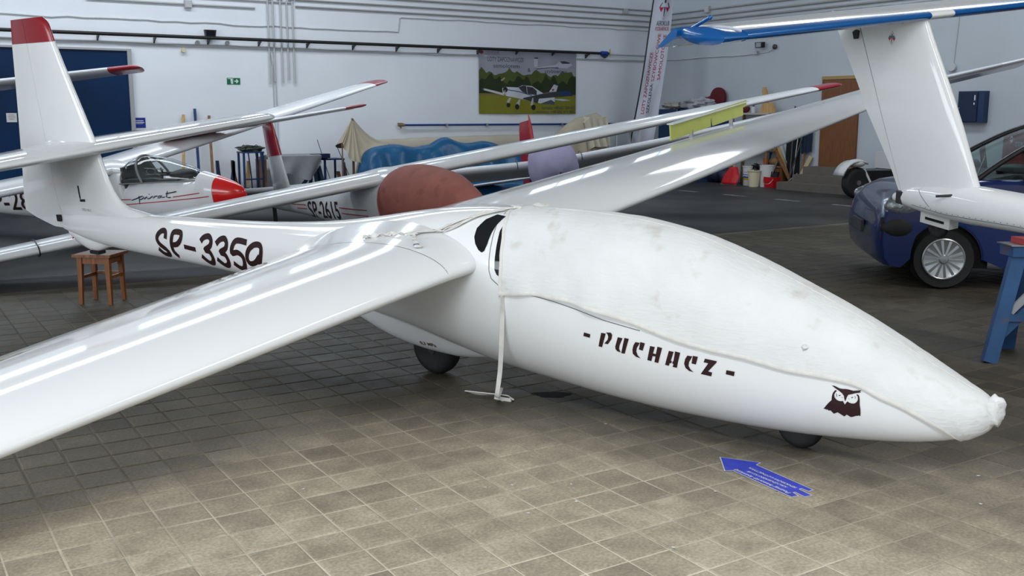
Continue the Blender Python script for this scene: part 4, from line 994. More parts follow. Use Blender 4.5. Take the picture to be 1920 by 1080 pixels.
# ------------------------------------------------------------------ canvas cover on the front glider
CV = thing('canvas_cover', 'stained white canvas cover tied over the cockpit of the front glider', 'cover', PM)
HEM = [(.80, .727), (.886, .727), (.97, .736), (1.118, .752), (1.225, .749), (1.329, .746), (1.465, .727), (1.628, .697), (1.783, .662), (1.902, .631), (2.047, .599), (2.186, .579), (2.346, .56), (2.55, .522), (2.697, .508), (2.838, .486), (2.952, .435), (3.064, .387), (3.151, .337), (3.233, .285), (3.30, .20), (3.5, .10)]
def rear(z): return linear([(.70, .886), (.90, .888), (1.02, .865), (1.11, .815), (1.13, .78), (1.2, .755)], z)[0]
def cpoint(s, a, side, off):
    """a: 0 at the hem, 1 at the top; side -1 near, +1 far"""
    zb, zt, w = interp(PBODY, s); zc = (zb + zt) / 2; h = (zt - zb) / 2
    zh = interp(HEM, s)[0]; sv = max(-1, min(1, (zh - zc) / h))
    th0 = math.asin(math.copysign(abs(sv) ** 1.125, sv)); th = lerp(th0, pi / 2, a)
    c, q = cos(th), sin(th); e = 2 / 2.25
    p = Vector((s, side * w * abs(c) ** e, zc + h * math.copysign(abs(q) ** e, q)))
    n = Vector((0, side * max(c, 0.02) / max(w, .01), q / max(h, .01))).normalized()
    return p, n, zh
def cover_pt(i, k, nx=90, na=22):
    a = (k - na) / na; side = -1 if a < 0 else 1; aa = 1 - abs(a)
    r = i / nx; s0 = .89
    for _ in range(3):
        p, n, zh = cpoint(lerp(s0, 3.398, r ** .92), aa, side, 0); s0 = rear(p.z)
    s = lerp(s0, 3.398, r ** .92); p, n, zh = cpoint(s, aa, side, 0)
    off = .011 + .004 * noise.noise(Vector((s * 3, a * 4, 1.7)))
    hang = max(0, 1 - aa / .35)
    off += hang * (.010 * sin(s * 26 + 2 * noise.noise(Vector((s * 2, 0, 0)))) * max(0, 1 - abs(s - 1.15) / .45) + .004)
    off += .028 * hang * math.exp(-((s - 1.5) / .13) ** 2)
    off += .0025 * noise.noise(Vector((s * 14, a * 30, 5))) + .0022 * sin(s * 42 + a * 26 + 3 * noise.noise(Vector((s * 4, a * 6, 2)))) * max(0, 1 - abs(aa - .35) / .4) * (1 if s > 1.6 else .3)
    return p + n * off
rows = [[cover_pt(i, k) for k in range(45)] for i in range(91)]
mb = MB(); mb.grid(rows)
cl = mb.build('cover_cloth', CANVAS, CV, smooth=60)
CBV = bvh_of(mb)
# stitched hem and the rear edge
for side, k0 in ((-1, 0), (1, 44)):
    m = MB(); rr = []
    for i in range(91):
        p = rows[i][k0]; q = rows[i][k0 + (1 if side < 0 else -1)]; d = (q - p).normalized(); n = Vector((0, side, .25)).normalized()
        wv = .0012 * sin(i * 2.1)
        rr.append([p - d * .004 + n * .001, p - d * .002 + n * (.0032 + wv), p + d * .017 + n * (.0032 + wv), p + d * .019 + n * .001])
    m.grid(rr); m.build('hem', TAPE, CV, smooth=60)
m = MB(); rr = []
for k in range(45):
    p = rows[0][k]; d = (rows[1][k] - p).normalized(); n = (p - Vector((p.x, 0, .75))).normalized()
    rr.append([p - d * .003, p - d * .002 + n * .003, p + d * .016 + n * .003, p + d * .018 + n * .001])
m.grid(rr); m.build('hem', TAPE, CV, smooth=60)
# the seam ridge along the top and the gathered knot at the nose
m = MB(); m.tube([rows[i][22] + Vector((0, 0, .0015)) for i in range(8, 88)], .003, 6); m.build('top_seam', TAPE, CV, smooth=60)
def lump(c, r, seed, n=18, k=12, sq=(1, 1, 1), amp=.35, f=2.2):
    rings = []
    for i in range(k + 1):
        th = pi * i / k; ring = []
        for j in range(n):
            ph = 2 * pi * j / n; d = Vector((sin(th) * cos(ph), sin(th) * sin(ph), cos(th)))
            rr = r * (1 + amp * noise.noise(d * f + Vector((seed, seed * 1.7, 0))))
            ring.append(Vector(c) + Vector((d.x * rr * sq[0], d.y * rr * sq[1], d.z * rr * sq[2])))
        rings.append(ring)
    return rings
m = MB(); m.loft(lump((3.39, .0, .365), .058, 3, sq=(.75, 1.0, 1.15), amp=.4, f=2.0)); m.build('gathered_knot', CANVAS, CV, smooth=60)
m = MB(); m.loft(lump((2.615, -.262, .64), .013, 5, 8, 6, amp=.6)); m.build('tied_tuft', CANVAS, CV, smooth=60)
def ribbon(pts, w, tw=None, up=Vector((0, 0, 1)), th=.0025):
    """a flat tape through points; tw: twist angle per point"""
    m = MB(); P = [Vector(p) for p in pts]; rr = []
    for i, p in enumerate(P):
        d = (P[min(i + 1, len(P) - 1)] - P[max(i - 1, 0)]).normalized(); x = d.cross(up)
        x = x.normalized() if x.length > 1e-4 else Vector((1, 0, 0)); y = x.cross(d).normalized()
        a = tw[i] if tw else 0; u = x * cos(a) + y * sin(a); v = y * cos(a) - x * sin(a)
        rr.append([p + u * w / 2 + v * th, p - u * w / 2 + v * th, p - u * w / 2 - v * th, p + u * w / 2 - v * th])
    m.loft(rr); return m
def smoothpts(pts, k=6):
    P = [Vector(p) for p in pts]; q = []
    for i in range(len(P) - 1):
        a, b, c, d = P[max(i - 1, 0)], P[i], P[i + 1], P[min(i + 2, len(P) - 1)]
        for j in range(k):
            t = j / k; q.append(0.5 * ((2 * b) + (c - a) * t + (2 * a - 5 * b + 4 * c - d) * t * t + (3 * b - a - 3 * c + d) * t**3))
    q.append(P[-1]); return q
PMI = PM.inverted()
def wl(p): return PMI @ Vector(p)
# tape hanging from the rear lower corner down to a loop on the floor
tp = [(.912, -.362, .735), (.905, -.372, .62), (.89, -.385, .45), (.872, -.40, .28), (.85, -.42, .13)]
fl0 = [wl((-.065, 5.925, .05)), wl((-.085, 5.90, .012)), wl((-.10, 5.86, .010)), wl((-.02, 5.80, .009)), wl((.0, 5.815, .014)), wl((-.02, 5.86, .012)), wl((-.085, 5.90, .016)), wl((-.20, 5.945, .010)), wl((-.28, 5.99, .012))]
P = smoothpts(tp + fl0); ribbon(P, .026, [1.4 - .9 * min(1, i / 26) + .25 * sin(i * .5) for i in range(len(P))], Vector((.2, 1, .3)).normalized()).build('strap', TAPE, CV, smooth=60)
# tapes over the hump and lying on the wing root
wingB = []
def onsurf(x, y):
    best = None
    for b in TOPB:
        h, n, _, _ = b.ray_cast(Vector((x, y, 3)), Vector((0, 0, -1)))
        if h is not None and (best is None or h.z > best.z): best = h
    return best
TOPB = [FB]
for sgn in (-1, 1):
    m = MB(); foil_part(m, pwing(sgn), 0, .985, 16); TOPB.append(bvh_of(m))
def drape(pts, lift=.006, k=7):
    q = []
    for p in smoothpts([(a, b, 0) for a, b in pts], k):
        h = onsurf(p.x, p.y); q.append(h + Vector((0, 0, lift + .004 * abs(noise.noise(h * 20)))))
    return q
main = [(.80, -.03), (.66, -.10), (.52, -.19), (.40, -.235), (.32, -.28), (.27, -.345)]
for k, dy in enumerate((0, .016, -.014)):
    P = drape([(a + .004 * k, b + dy) for a, b in main], .008 + .004 * k); ribbon(P, .020, [.5 * sin(i * .6 + k * 2) for i in range(len(P))]).build('strap', TAPE, CV, smooth=60)
P = drape([(.27, -.345), (.20, -.385), (.10, -.41), (.03, -.45), (-.03, -.475)], .010); ribbon(P, .026, [1.1 * sin(i * .7) for i in range(len(P))]).build('strap', TAPE, CV, smooth=60)
P = drape([(.27, -.345), (.31, -.39), (.35, -.43), (.40, -.47)], .010); ribbon(P, .022, [.9 * sin(i * .9) for i in range(len(P))]).build('strap', TAPE, CV, smooth=60)
for c, r, s in (((.27, -.35), .022, 1), ((.12, -.405), .020, 2), ((-.01, -.465), .018, 4), ((.79, -.02), .030, 6), ((.90, .08), .035, 8)):
    h = onsurf(*c); m = MB(); m.loft(lump(h + Vector((0, 0, .010)), r, s, 12, 8, (1.3, 1, .55), .8, 3)); m.build('strap_knot', TAPE, CV, smooth=60)
h = onsurf(.405, -.475); m = MB(); m.box((h.x - .015, h.y - .012, h.z + .002), (h.x + .012, h.y + .012, h.z + .010)); m.build('strap_buckle', mat('buckle_blue', (.02, .10, .25), .4), CV)
m = MB(); m.loft(lump(h + Vector((.03, -.02, .006)), .02, 9, 12, 8, (1.6, 1, .35), .4, 3)); m.build('strap_end', TAPE, CV, smooth=60)
# ------------------------------------------------------------------ the gliders behind (high wing, T tail or plain tail)
GB_ = [(-4.55, .60, .72, .03), (-4.0, .555, .745, .065), (-3, .49, .77, .10), (-2, .41, .82, .145), (-1.2, .335, .885, .20), (-.5, .275, .95, .26), (0, .245, .985, .29),
       (.4, .23, .99, .30), (.8, .235, .98, .30), (1.2, .255, .955, .285), (1.6, .29, .90, .25), (1.9, .335, .83, .20), (2.15, .395, .745, .14), (2.3, .46, .67, .075), (2.36, .53, .60, .015)]
GX = [-4.55, -4.3, -4, -3.7, -3.4, -3, -2.6, -2.2, -1.8, -1.4, -1.1, -.8, -.5, -.25, 0, .2, .4, .6, .8, 1, 1.2, 1.4, 1.6, 1.75, 1.9, 2.0, 2.1, 2.17, 2.23, 2.29, 2.33, 2.36]
def span(zf, t0, t1, n, le, te, th0, th1, sgn, T):
    out = []
    for i in range(n + 1):
        t = lerp(t0, t1, i / n); out.append((sgn * t, le(t), le(t) - te(t), zf(t), lerp(th0, th1, t / T), .028))
    return out
def gwing(par, zf, sgn, T, tipc, m0, tipw=.45, le=lambda t: .50 - .018 * max(0, t - 3), te=lambda t: -.60 + .065 * max(0, t - 2.2), t0=.12, joint=None, drop=0.0):
    sc = span(zf, t0, T, 18, le, te, .16, .12, sgn, T)
    cutt = T - tipw
    inn = [s for s in sc if abs(s[0]) < cutt - .05] + [(sgn * cutt, le(cutt), le(cutt) - te(cutt), zf(cutt), .12, .028)]
    m = MB(); foil_part(m, inn, 0, .985, 12, drop=drop); w = m.build('wing', m0, par, smooth=50)
    out = [inn[-1], (sgn * T, le(T), le(T) - te(T), zf(T), .12, .028)]
    m = MB(); foil_part(m, out + tip_round(out[-1], sgn, .18), 0, .985, 12, drop=drop); m.build('wing_tip', tipc, par, smooth=50)
    if joint:
        s = (sgn * joint, le(joint), le(joint) - te(joint), zf(joint), .16, .028)
        ring = [Vector((x, y, z)) + Vector((0, 0, 0)) for x, y, z in [(s[1] - xc * s[2], s[0], s[3] + yy * s[2] * 1.015) for xc, yy in airfoil(16, s[4] * 1.02, s[5])]]
        m = MB(); m.tube(ring + [ring[0]], .006, 5); m.build('wing_joint', BLACK, w)
    return w
def tail_fin(par, rows, m_, nm, t=.10):
    """rows: (z, xLE, xTE)"""
    mb = MB(); sc = [(z, a, a - b, 0, t / max(.2, a - b) * (1 if i < len(rows) - 1 else .5), 0) for i, (z, a, b) in enumerate(rows)]
    foil_part(mb, sc, 0, .985, 10, vert=True); return mb.build(nm, m_, par, smooth=50)

def pirat(label, M_, roll_t, zr, zl, tl=7.4, cover=False, joint=None, group='gliders parked in the hangar'):
    g = thing('glider', label, 'glider', M_, group)
    m = MB(); body(m, GB_, GX, 32, 2.3)
    CKT = [r for r in GB_ if r[0] < .41] + [(.5, .23, .988, .30)] + [(.64, .231, .985, .30), (.655, .231, .80, .30), (.8, .235, .80, .30), (1.2, .255, .80, .285), (1.6, .29, .80, .25), (1.74, .31, .805, .225), (1.755, .313, .875, .222)] + [r for r in GB_ if r[0] > 1.8]
    if not cover:    # red nose cap split off, cockpit opening left for the canopy
        xs = sorted([x for x in GX if x < 1.98] + [1.98, .64, .655, 1.74, 1.755]); m1 = MB(); body(m1, CKT, xs, 32, 2.3); f = m1.build('fuselage', WHITE2, g, smooth=60)
        m2 = MB(); body(m2, GB_, [1.985, 2.05] + [x for x in GX if x > 2.06], 32, 2.3); m2.build('nose_cap', BRED, g, smooth=60, label='bright red nose cap')
    else: f = m.build('fuselage', WHITE2, g, smooth=60)
    gwing(g, zr, 1, 7.45, REDP, WHITE2); gwing(g, zl, -1, tl, REDP, WHITE2, joint=joint)
    m = MB(); body(m, [(-.75, .9, .93, .02), (-.5, .9, 1.0, .16), (0, .9, 1.055, .24), (.35, .9, 1.04, .24), (.6, .9, .98, .18)], [-.75, -.6, -.5, -.25, 0, .2, .35, .5, .6], 20); m.build('wing_fairing', WHITE2, g, smooth=60)
    rows = [(.62, -3.30, -4.22), (.72, -3.34, -4.24), (.9, -3.42, -4.20), (1.37, -3.50, -4.15)]
    tail_fin(g, rows, WHITE2, 'fin'); tail_fin(g, [(1.375, -3.50, -4.15), (1.6, -3.54, -4.12), (1.86, -3.58, -4.08)], REDP, 'fin_cap')
    for s in (1, -1):
        sc = [(s * t, -3.56 - .03 * t, .66 - .10 * t, 1.895, .10, 0) for t in (0, .4, .8, 1.2)]
        m = MB(); foil_part(m, sc, 0, .62, 8); m.build('tailplane', WHITE2, g, smooth=50)
        sc2 = [(s * t, -3.56 - .03 * t, .66 - .10 * t, 1.895, .10, 0) for t in (1.2, 1.5)]
        m = MB(); foil_part(m, sc2 + tip_round(sc2[-1], s, .10), 0, .62, 8); m.build('tailplane_tip', REDP, g, smooth=50)
        m = MB(); foil_part(m, [(s * t, -3.56 - .03 * t, .66 - .10 * t, 1.893, .10, 0) for t in (.05, .4, .8, 1.2, 1.5)], .63, .985, 6, drop=.12); m.build('elevator', REDP, g, smooth=50)
    wheel(g, (-.05, 0, .17), .17, .11, 'main_wheel', DARKST)
    m = MB(); m.bar((-4.35, 0, .60), (-4.45, 0, .30), .05, .05); m.build('tail_skid', RUBBER, g)
    return g, bvh_of(m0) if False else (g, None)[0], m
GPITCH = -0.08
# the one with the clear canopy and the red nose, broadside on
BM_ = frame((-5.45, 13.75, 0.0), (.925, -.38), .15, -.052)
zB = lambda t: .945 + .03 * t
def zBl(t): return .945 + .05 * t
gB = pirat('white glider with red nose and clear canopy behind the front glider\'s tail', BM_, .15, zB, zBl, tl=4.2)[0]
mb = MB(); body(mb, GB_, GX, 32, 2.3); BB = bvh_of(mb)
def gdec(par, bvh, m2, nm, m_, up=.004, step=.08): return decal(m2, nm, m_, par, bvh, lambda a, b: (a, -1.2, b), (0, 1, 0), up, step)
CGLASS = thin_glass('canopy_acrylic', (.86, .90, .90))
# canopy bubble over a dark cockpit tub
CT = [(.42, .80, .985, .26), (.5, .80, 1.06, .262), (.62, .80, 1.095, .262), (.78, .80, 1.105, .258), (.95, .80, 1.09, .25), (1.15, .80, 1.05, .235), (1.35, .795, .995, .21), (1.55, .79, .935, .17), (1.72, .78, .865, .09), (1.78, .78, .83, .03)]
CT = [(.62 + (r[0] - .42) * .853,) + r[1:] for r in CT]
def half_body(tab, xs, n=16, expo=2.1, grow=0.0):
    rings = []
    for x in xs:
        zb, zt, w = interp(tab, x); ring = []
        for k in range(n + 1):
            a = pi * k / n; c, s = cos(a), sin(a)
            ring.append((x, (w + grow) * math.copysign(abs(c) ** (2 / expo), c), zb + (zt + grow - zb) * abs(s) ** (2 / expo)))
        rings.append(ring)
    return rings
cxs = [.62 + (q - .42) * .853 for q in (.42, .46, .5, .56, .62, .7, .78, .86, .95, 1.05, 1.15, 1.25, 1.35, 1.45, 1.55, 1.64, 1.72, 1.78)]
tub = [[(x, .985 * (w := interp(GB_, x)[2]) * c_, z_) for c_, z_ in ((-1, .80), (-.95, .81), (0, .815), (.95, .81), (1, .80))] for x in cxs]
m = MB(); m.grid(half_body(CT, cxs, grow=.004)); cno = m.build('canopy', CGLASS, gB, smooth=60)
COCK = mat('cockpit_grey', (.06, .062, .066), .7)
m = MB(); m.box((.64, -.22, .62), (.68, .22, 1.0)); m.bar((.95, 0, .68), (.74, 0, 1.02), .36, .05, (0, 1, 0)); m.build('seat', COCK, gB)
m = MB(); m.loft(lump((1.45, 0, .84), .13, 3, 14, 10, (1.6, 1.0, .55), .1, 2)); m.build('instrument_hood', mat('hood_black', (.015, .015, .016), .6), gB, smooth=60)
m = MB(); m.tube([(1.1, 0, .80), (1.12, 0, .90), (1.10, 0, .94)], .012, 6); m.build('control_stick', BLACK, gB)
m = MB(); m.grid([[(x, -interp(CT, x)[2] * .96, .79), (x, -interp(CT, x)[2] * .96, .845 - .02 * (x > 1.2)), (x, -interp(CT, x)[2] * .7, .85 - .02 * (x > 1.2))] for x in cxs[:14]]); m.build('cockpit_rim', COCK, gB)
m = MB(); m.grid([[(x, interp(CT, x)[2] * .96, .79), (x, interp(CT, x)[2] * .96, .845), (x, interp(CT, x)[2] * .7, .85)] for x in cxs[:14]]); m.build('cockpit_rim', COCK, gB)
FRM = mat('canopy_frame_grey', (.20, .20, .20), .5)
hb = half_body(CT, cxs, grow=.008)
m = MB(); m.tube(hb[1], .010, 6); m.tube([r[0] for r in hb], .008, 6); m.tube([r[-1] for r in hb], .008, 6); m.build('canopy_frame', FRM, gB, smooth=60)
i5 = 5; arch = [Vector(p) + Vector((.10 * (1 - sin(pi * k / 16)) * 1.6 - .02, 0, 0)) for k, p in enumerate(hb[i5])]
m = MB(); m.tube(arch, .016, 6); m.build('canopy_arch', FRM, gB, smooth=60)
m = MB()
for k, s in ((0, 1),):
    m.tube([(1.05, -.226, .90), (1.35, -.20, .895)], .006, 5); m.tube([(1.05, -.234, .985), (1.33, -.206, .955)], .006, 5)
    m.tube([(1.14 + .07 * cos(a), -.232, .94 + .04 * sin(a)) for a in [2 * pi * q / 14 for q in range(15)]], .003, 5); m.tube([(1.25 + .05 * cos(a), -.222, .93 + .04 * sin(a)) for a in [2 * pi * q / 14 for q in range(15)]], .003, 5)
m.build('sliding_window', FRM, gB)
RL = mat('red_pinstripe', (.45, .02, .02), .4)
gdec(gB, BB, line_poly([(-.2, .60), (.79, .60)], .011), 'pinstripe', RL); gdec(gB, BB, line_poly([(-.2, .53), (.6, .53), (1.94, .588)], .011), 'pinstripe', RL); gdec(gB, BB, line_poly([(1.44, .61), (1.82, .64)], .011), 'pinstripe', RL)
# script name in thin dark strokes (x, z of the hull)
PIR = [[(.62, .53), (.70, .555), (.74, .575)], [(.735, .59), (.725, .50), (.715, .42)], [(.73, .57), (.78, .585), (.80, .565), (.76, .54), (.735, .535)], [(.80, .54), (.84, .575), (.845, .545), (.87, .545)], [(.875, .605), (.885, .612)],
       [(.87, .545), (.92, .58), (.925, .55), (.95, .575), (.985, .58)], [(1.03, .58), (1.0, .575), (.985, .55), (1.02, .552), (1.045, .585), (1.045, .553), (1.08, .56)], [(1.13, .64), (1.10, .56), (1.13, .548), (1.16, .552)], [(1.10, .605), (1.24, .628)]]
for st in PIR: gdec(gB, BB, line_poly([(.80 + (x - .62) * 1.13, .49 + (z - .42) * .9) for x, z in st], .012), 'name_stroke', NAVY, .0045)
v, f_ = text_mesh('SP-28', bold=.01); gdec(gB, BB, (fit(v, -2.0, .465, -1.05, .735), f_), 'registration_lettering', BROWNBLK)
# the one under the red brown cover
CM_ = frame((-1.40, 12.2, 0.0), (.51, -.86), .155, GPITCH)
def zCl(t): return .93 + (.30 * ((t - 4.4) / 3.0) ** 1.5 if t > 4.4 else 0)
gC = pirat('white T-tailed glider with a red brown cover on its cockpit', CM_, .155, lambda t: .93, zCl, cover=True, joint=3.86)[0]
for t_, up_ in (('SP-2615', 0),):
    v, f_ = text_mesh(t_, bold=.012); gdec(gC, BB, (fit(v, -2.42, .46, -1.02, .70), f_), 'registration_lettering', BROWNBLK)
for a in ([(-3.2, .66), (-2.5, .645)], [(-2.95, .60), (-2.48, .59)], [(-.98, .62), (.1, .60)], [(-.92, .55), (.1, .53)]): gdec(gC, BB, line_poly(a, .011), 'pinstripe', RL)
m = MB(); m.prism([(-3.23, .70), (-3.0, .70), (-3.2, .67)], lambda a, b, t: (a, t, b), -.10, -.105); m.build('hull_arrow', BLACK, gC)
CVR = mat('red_brown_cover_cloth', (.30, .105, .085), .75, spec=.25, vary=.12, vscale=5, bump=.35, bscale=8, stain=(.13, .045, .035), stain_scale=4.5, stain_amt=.5)
cc = thing('cockpit_cover', 'red brown cloth cover over the cockpit of the T-tailed glider', 'cover', CM_)
KT = [(.55, .30, .98, .335), (.62, .26, 1.03, .345), (.76, .25, 1.055, .345), (.95, .25, 1.06, .34), (1.2, .26, 1.035, .325), (1.5, .28, .985, .29), (1.8, .31, .93, .24), (2.1, .37, .80, .165), (2.3, .44, .70, .095), (2.40, .52, .62, .02)]
rings = []
for x in [.55, .58, .61, .66, .72, .8, .95, 1.1, 1.2, 1.35, 1.5, 1.65, 1.8, 1.95, 2.1, 2.2, 2.3, 2.36, 2.40]:
    zb, zt, w = interp(KT, x); ring = []
    for k in range(29):
        a = -.5 + (pi + 1.0) * k / 28; c, s = cos(a), sin(a); wob = 1 + .02 * noise.noise(Vector((x * 4, a * 2, 3)))
        ring.append((x, w * wob * math.copysign(abs(c) ** .9, c), (zb + zt) / 2 + (zt - zb) / 2 * wob * math.copysign(abs(s) ** .9, s)))
    rings.append(ring)
m = MB(); m.grid(rings); m.build('cover_cloth', CVR, cc, smooth=60)
m = MB(); m.tube(rings[0], .012, 6); m.build('elastic_edge', CVR, cc, smooth=60)
# the one facing us under a lilac cover
HM = frame((.72, 16.8, 0), (0.02, -1), .14, -.11)
def zHr(t): return .86 + (.046 * t if t < 2 else .092 + .083 * (t - 2))
def zHl(t): return .86 + .046 * t + (.05 * max(0, t - 4.5))
gH = thing('glider', 'pale grey glider facing the camera, nose hidden under a lilac cover', 'glider', HM, 'gliders parked in the hangar')
m = MB(); body(m, GB_, GX[:-4], 32, 2.3); m.build('fuselage', SILVERW, gH, smooth=60)
gwing(gH, zHr, 1, 7.9, WHITE2, SILVERW, joint=.52, drop=.13); gwing(gH, zHl, -1, 7.0, REDP, SILVERW, joint=.52, drop=.13)
tail_fin(gH, [(.70, -3.6, -4.1), (1.3, -3.75, -4.1), (1.9, -3.95, -4.12), (2.14, -4.02, -4.13)], mat('fin_red', (.36, .012, .02), .3), 'fin', .08)
mb = MB(); foil_part(mb, [(z, -4.14, c_, 0, .07, 0) for z, c_ in ((.70, .55), (1.4, .5), (1.90, .42), (2.04, .36))], 0, .985, 8, vert=True)
rd_ = mb.build('rudder', REDP, gH, smooth=50); rd_.location = (-4.14, 0, 0)
mb2 = [setattr(v, 'co', Vector((v.co.x + 4.14, v.co.y, v.co.z))) for v in rd_.data.vertices]; rd_.rotation_euler = (0, 0, .55)
for s in (1, -1):
    sc = [(s * t, -3.75, .6, .86, .1, 0) for t in (.05, .8, 1.5)]; m = MB(); foil_part(m, sc + tip_round(sc[-1], s, .1), 0, .985, 8); m.build('tailplane', SILVERW, gH, smooth=50)
wheel(gH, (0, 0, .17), .17, .11, 'main_wheel', DARKST)
m = MB(); m.bar((-4.35, 0, .60), (-4.5, 0, .12), .05, .05); m.build('tail_skid', RUBBER, gH)
LIL = mat('lilac_cloth', (.33, .30, .44), .8, spec=.2, vary=.06, vscale=3, bump=.3, bscale=6)
cc = thing('cockpit_cover', 'lilac cloth cover hanging over the nose of the grey glider', 'cover', HM)
rings = []
for i, x in enumerate([.35, .5, .7, .95, 1.2, 1.5, 1.8, 2.1, 2.32, 2.46, 2.5]):
    ring = []; w = [.34, .36, .37, .375, .37, .355, .33, .28, .20, .10, .02][i]; zt = [1.10, 1.16, 1.20, 1.20, 1.17, 1.10, 1.0, .88, .76, .66, .6][i]
    zl = [.50, .44, .40, .38, .37, .36, .36, .38, .43, .50, .55][i]
    for k in range(25):
        a = -.45 + (pi + .9) * k / 24; c, s = cos(a), sin(a); wob = 1 + .03 * noise.noise(Vector((x * 3, a * 2.5, 8)))
        ring.append((x, w * wob * math.copysign(abs(c) ** .8, c), (zl + zt) / 2 + (zt - zl) / 2 * wob * math.copysign(abs(s) ** .85, s)))
    rings.append(ring)
m = MB(); m.grid(rings); m.build('cover_cloth', LIL, cc, smooth=60)
# a wing reaching in from the left: only its outer half is in view
DM = Matrix.Translation((-6.20, 17.3, 0)) @ Matrix.Rotation(.10, 4, 'Z')
gD = thing('glider_wing', 'pale glider wing with a dark red tip in front of the blue door', 'wing', DM)
W1R = [(-5.5, 1.80), (0, 2.44)]
def zD(t): return linear(W1R, t)[0]
for a, b, nm, mt in ((-5.5, -.42, 'wing_panel', SILVERW), (-.415, -.06, 'wing_tip', REDP)):
    sc = [(t, .30 - .02 * t, lerp(.95, .5, (t + 5.5) / 5.5), zD(t), .17, .028) for t in [lerp(a, b, i / 8) for i in range(9)]]
    if nm == 'wing_tip': sc += tip_round(sc[-1], 1, .14)
    m = MB(); foil_part(m, sc, 0, .985, 12, drop=.16)
    m.v = [(y, -x, z) for x, y, z in m.v]; m.build(nm, mt, gD, smooth=50)
m = MB(); m.bar((-5.2, 0, 0), (-5.2, 0, 1.80), .08, .08); m.bar((-5.5, -.4, .03), (-4.9, .4, .03), .08, .06); m.bar((-5.5, .4, .03), (-4.9, -.4, .03), .08, .06); m.build('wing_stand', NAVY, gD)
# ------------------------------------------------------------------ the tail at the right: T tail with blue edges
EM = frame((3.25, 8.05, .84), (.45, -.89), .12, .14)
gE = thing('glider', 'white T-tailed glider tail with blue edges at right, over the car', 'glider', EM, 'gliders parked in the hangar')
EB = [(-.30, .10, .16, .03), (-.1, .075, .26, .08), (.15, .07, .33, .115), (.5, .085, .375, .145), (1.0, .135, .40, .165), (1.6, .16, .45, .195), (2.3, .16, .53, .23)]
m = MB(); body(m, EB, [-.30, -.2, -.1, .0, .15, .3, .5, .75, 1.0, 1.3, 1.6, 1.9, 2.3], 32, 2.2); m.build('fuselage', WHITE, gE, smooth=60); EBV = bvh_of(m)
EF = [(.12, .55, -.23), (.37, .49, -.38), (.78, .29, -.68), (.985, .18, -.80), (1.40, -.06, -1.07), (1.545, -.135, -1.15)]
def efin(lo, nm):
    mb = MB(); sc = []
    for z, a, b in EF:
        hx = lerp(-.20, -.80, (z - .12) / 1.42); ch = a - b; sc.append((z, a, ch, 0, .13 / ch, 0, (a - hx) / ch))
    rings = []
    for z, a, ch, _, th, _, c in sc:
        def yt(x): return 5 * th * (0.2969 * sqrt(x) - 0.126 * x - 0.3516 * x * x + 0.2843 * x**3 - 0.1036 * x**4) * ch
        f = [c * (i / 12) ** 2 for i in range(13)] if lo else [lerp(c + .012, .99, i / 8) for i in range(9)]
        rings.append([(a - x * ch, yt(x) + .003, z) for x in reversed(f)] + [(a - x * ch, -yt(x) - .003, z) for x in (f[1:] if lo else f)])
    mb.loft(rings); return mb, mb.build(nm, WHITE, gE, smooth=50)
efb, ef = efin(True, 'fin'); efb2, er = efin(False, 'rudder'); EFV = bvh_of(efb)
for s in (1, -1):
    sc = [(s * t, -.09, .86, 1.565, .125, 0) for t in (0.0 if s > 0 else .0, .25, .6, 1.0, 1.4, 1.72)]
    m = MB(); foil_part(m, sc, .085, .62, 10); m.build('tailplane', WHITE, gE, smooth=50)
    e0 = [(s * t, -.09, .86, 1.565, .125, 0) for t in ((.13, .5, 1.0, 1.4, 1.72) if s > 0 else (.0, .5, 1.0, 1.4, 1.72))]
    if s > 0: e0 = [(t, -.09, .86, 1.565, .125, 0) for t in (.24, .6, 1.0, 1.4, 1.72)]
    m = MB(); foil_part(m, e0, 0, .084, 8); m.build('leading_edge', BLUEM, gE, smooth=60, label='blue leading edge')
    if s > 0:
        m = MB(); foil_part(m, [(t, -.09, .86, 1.565, .125, 0) for t in (.0, .12, .238)], 0, .084, 8); m.build('leading_edge_joint', WHITE, gE, smooth=60)
    m = MB(); foil_part(m, [(s * t, -.09, .86, 1.565, .125, 0) for t in (.02, .6, 1.2, 1.74)], .625, .985, 6, drop=.45); m.build('elevator', WHITE, gE, smooth=50)
    # blue tip: flared leading edge running into a lens shaped end cap
    rings = []
    for t, k in ((1.72, .0), (1.78, .35), (1.84, .75), (1.90, 1.0)):
        ring = []
        for j in range(24):
            a = 2 * pi * j / 24; xx = lerp(-.355, -.37, k) + lerp(.27, .255, k) * cos(a); zz = 1.562 + lerp(.045, .062, k) * sin(a) * (1 if k > .5 else .95)
            ring.append((xx, s * t, zz))
        rings.append(ring)
    lens = [[(-.37 + .255 * q * cos(2 * pi * j / 24), s * (1.90 + .04 * (1 - q * q)), 1.562 + .062 * q * sin(2 * pi * j / 24)) for j in range(24)] for q in (.97, .8, .5, .15)]
    m = MB(); m.loft(rings + lens); m.build('tailplane_tip', BLUEM, gE, smooth=50, label='blue tailplane tip')
    m = MB(); m.prism([(-.62, 1.585), (-.66, 1.60), (-.88, 1.44), (-.80, 1.455), (-.66, 1.52), (-.63, 1.54)], lambda a, b, t: (a, t, b), s * 1.745, s * 1.93); et = m.build('elevator_tip', BLUEM, gE)
    m = MB(); m.tube([(-.66, s * 1.85, 1.555), (-.345, s * 1.85, 1.685)], .013, 10); m.loft(lump((-.345, s * 1.85, 1.685), .018, 1, 10, 8, amp=.05)); m.build('mass_balance', BLUEM, gE, smooth=60)
eo, er_, en = emblem(None)
esc = lambda m2: ([(-.40 + a * .036, 1.385 + b * .036) for a, b in m2[0]], m2[1])
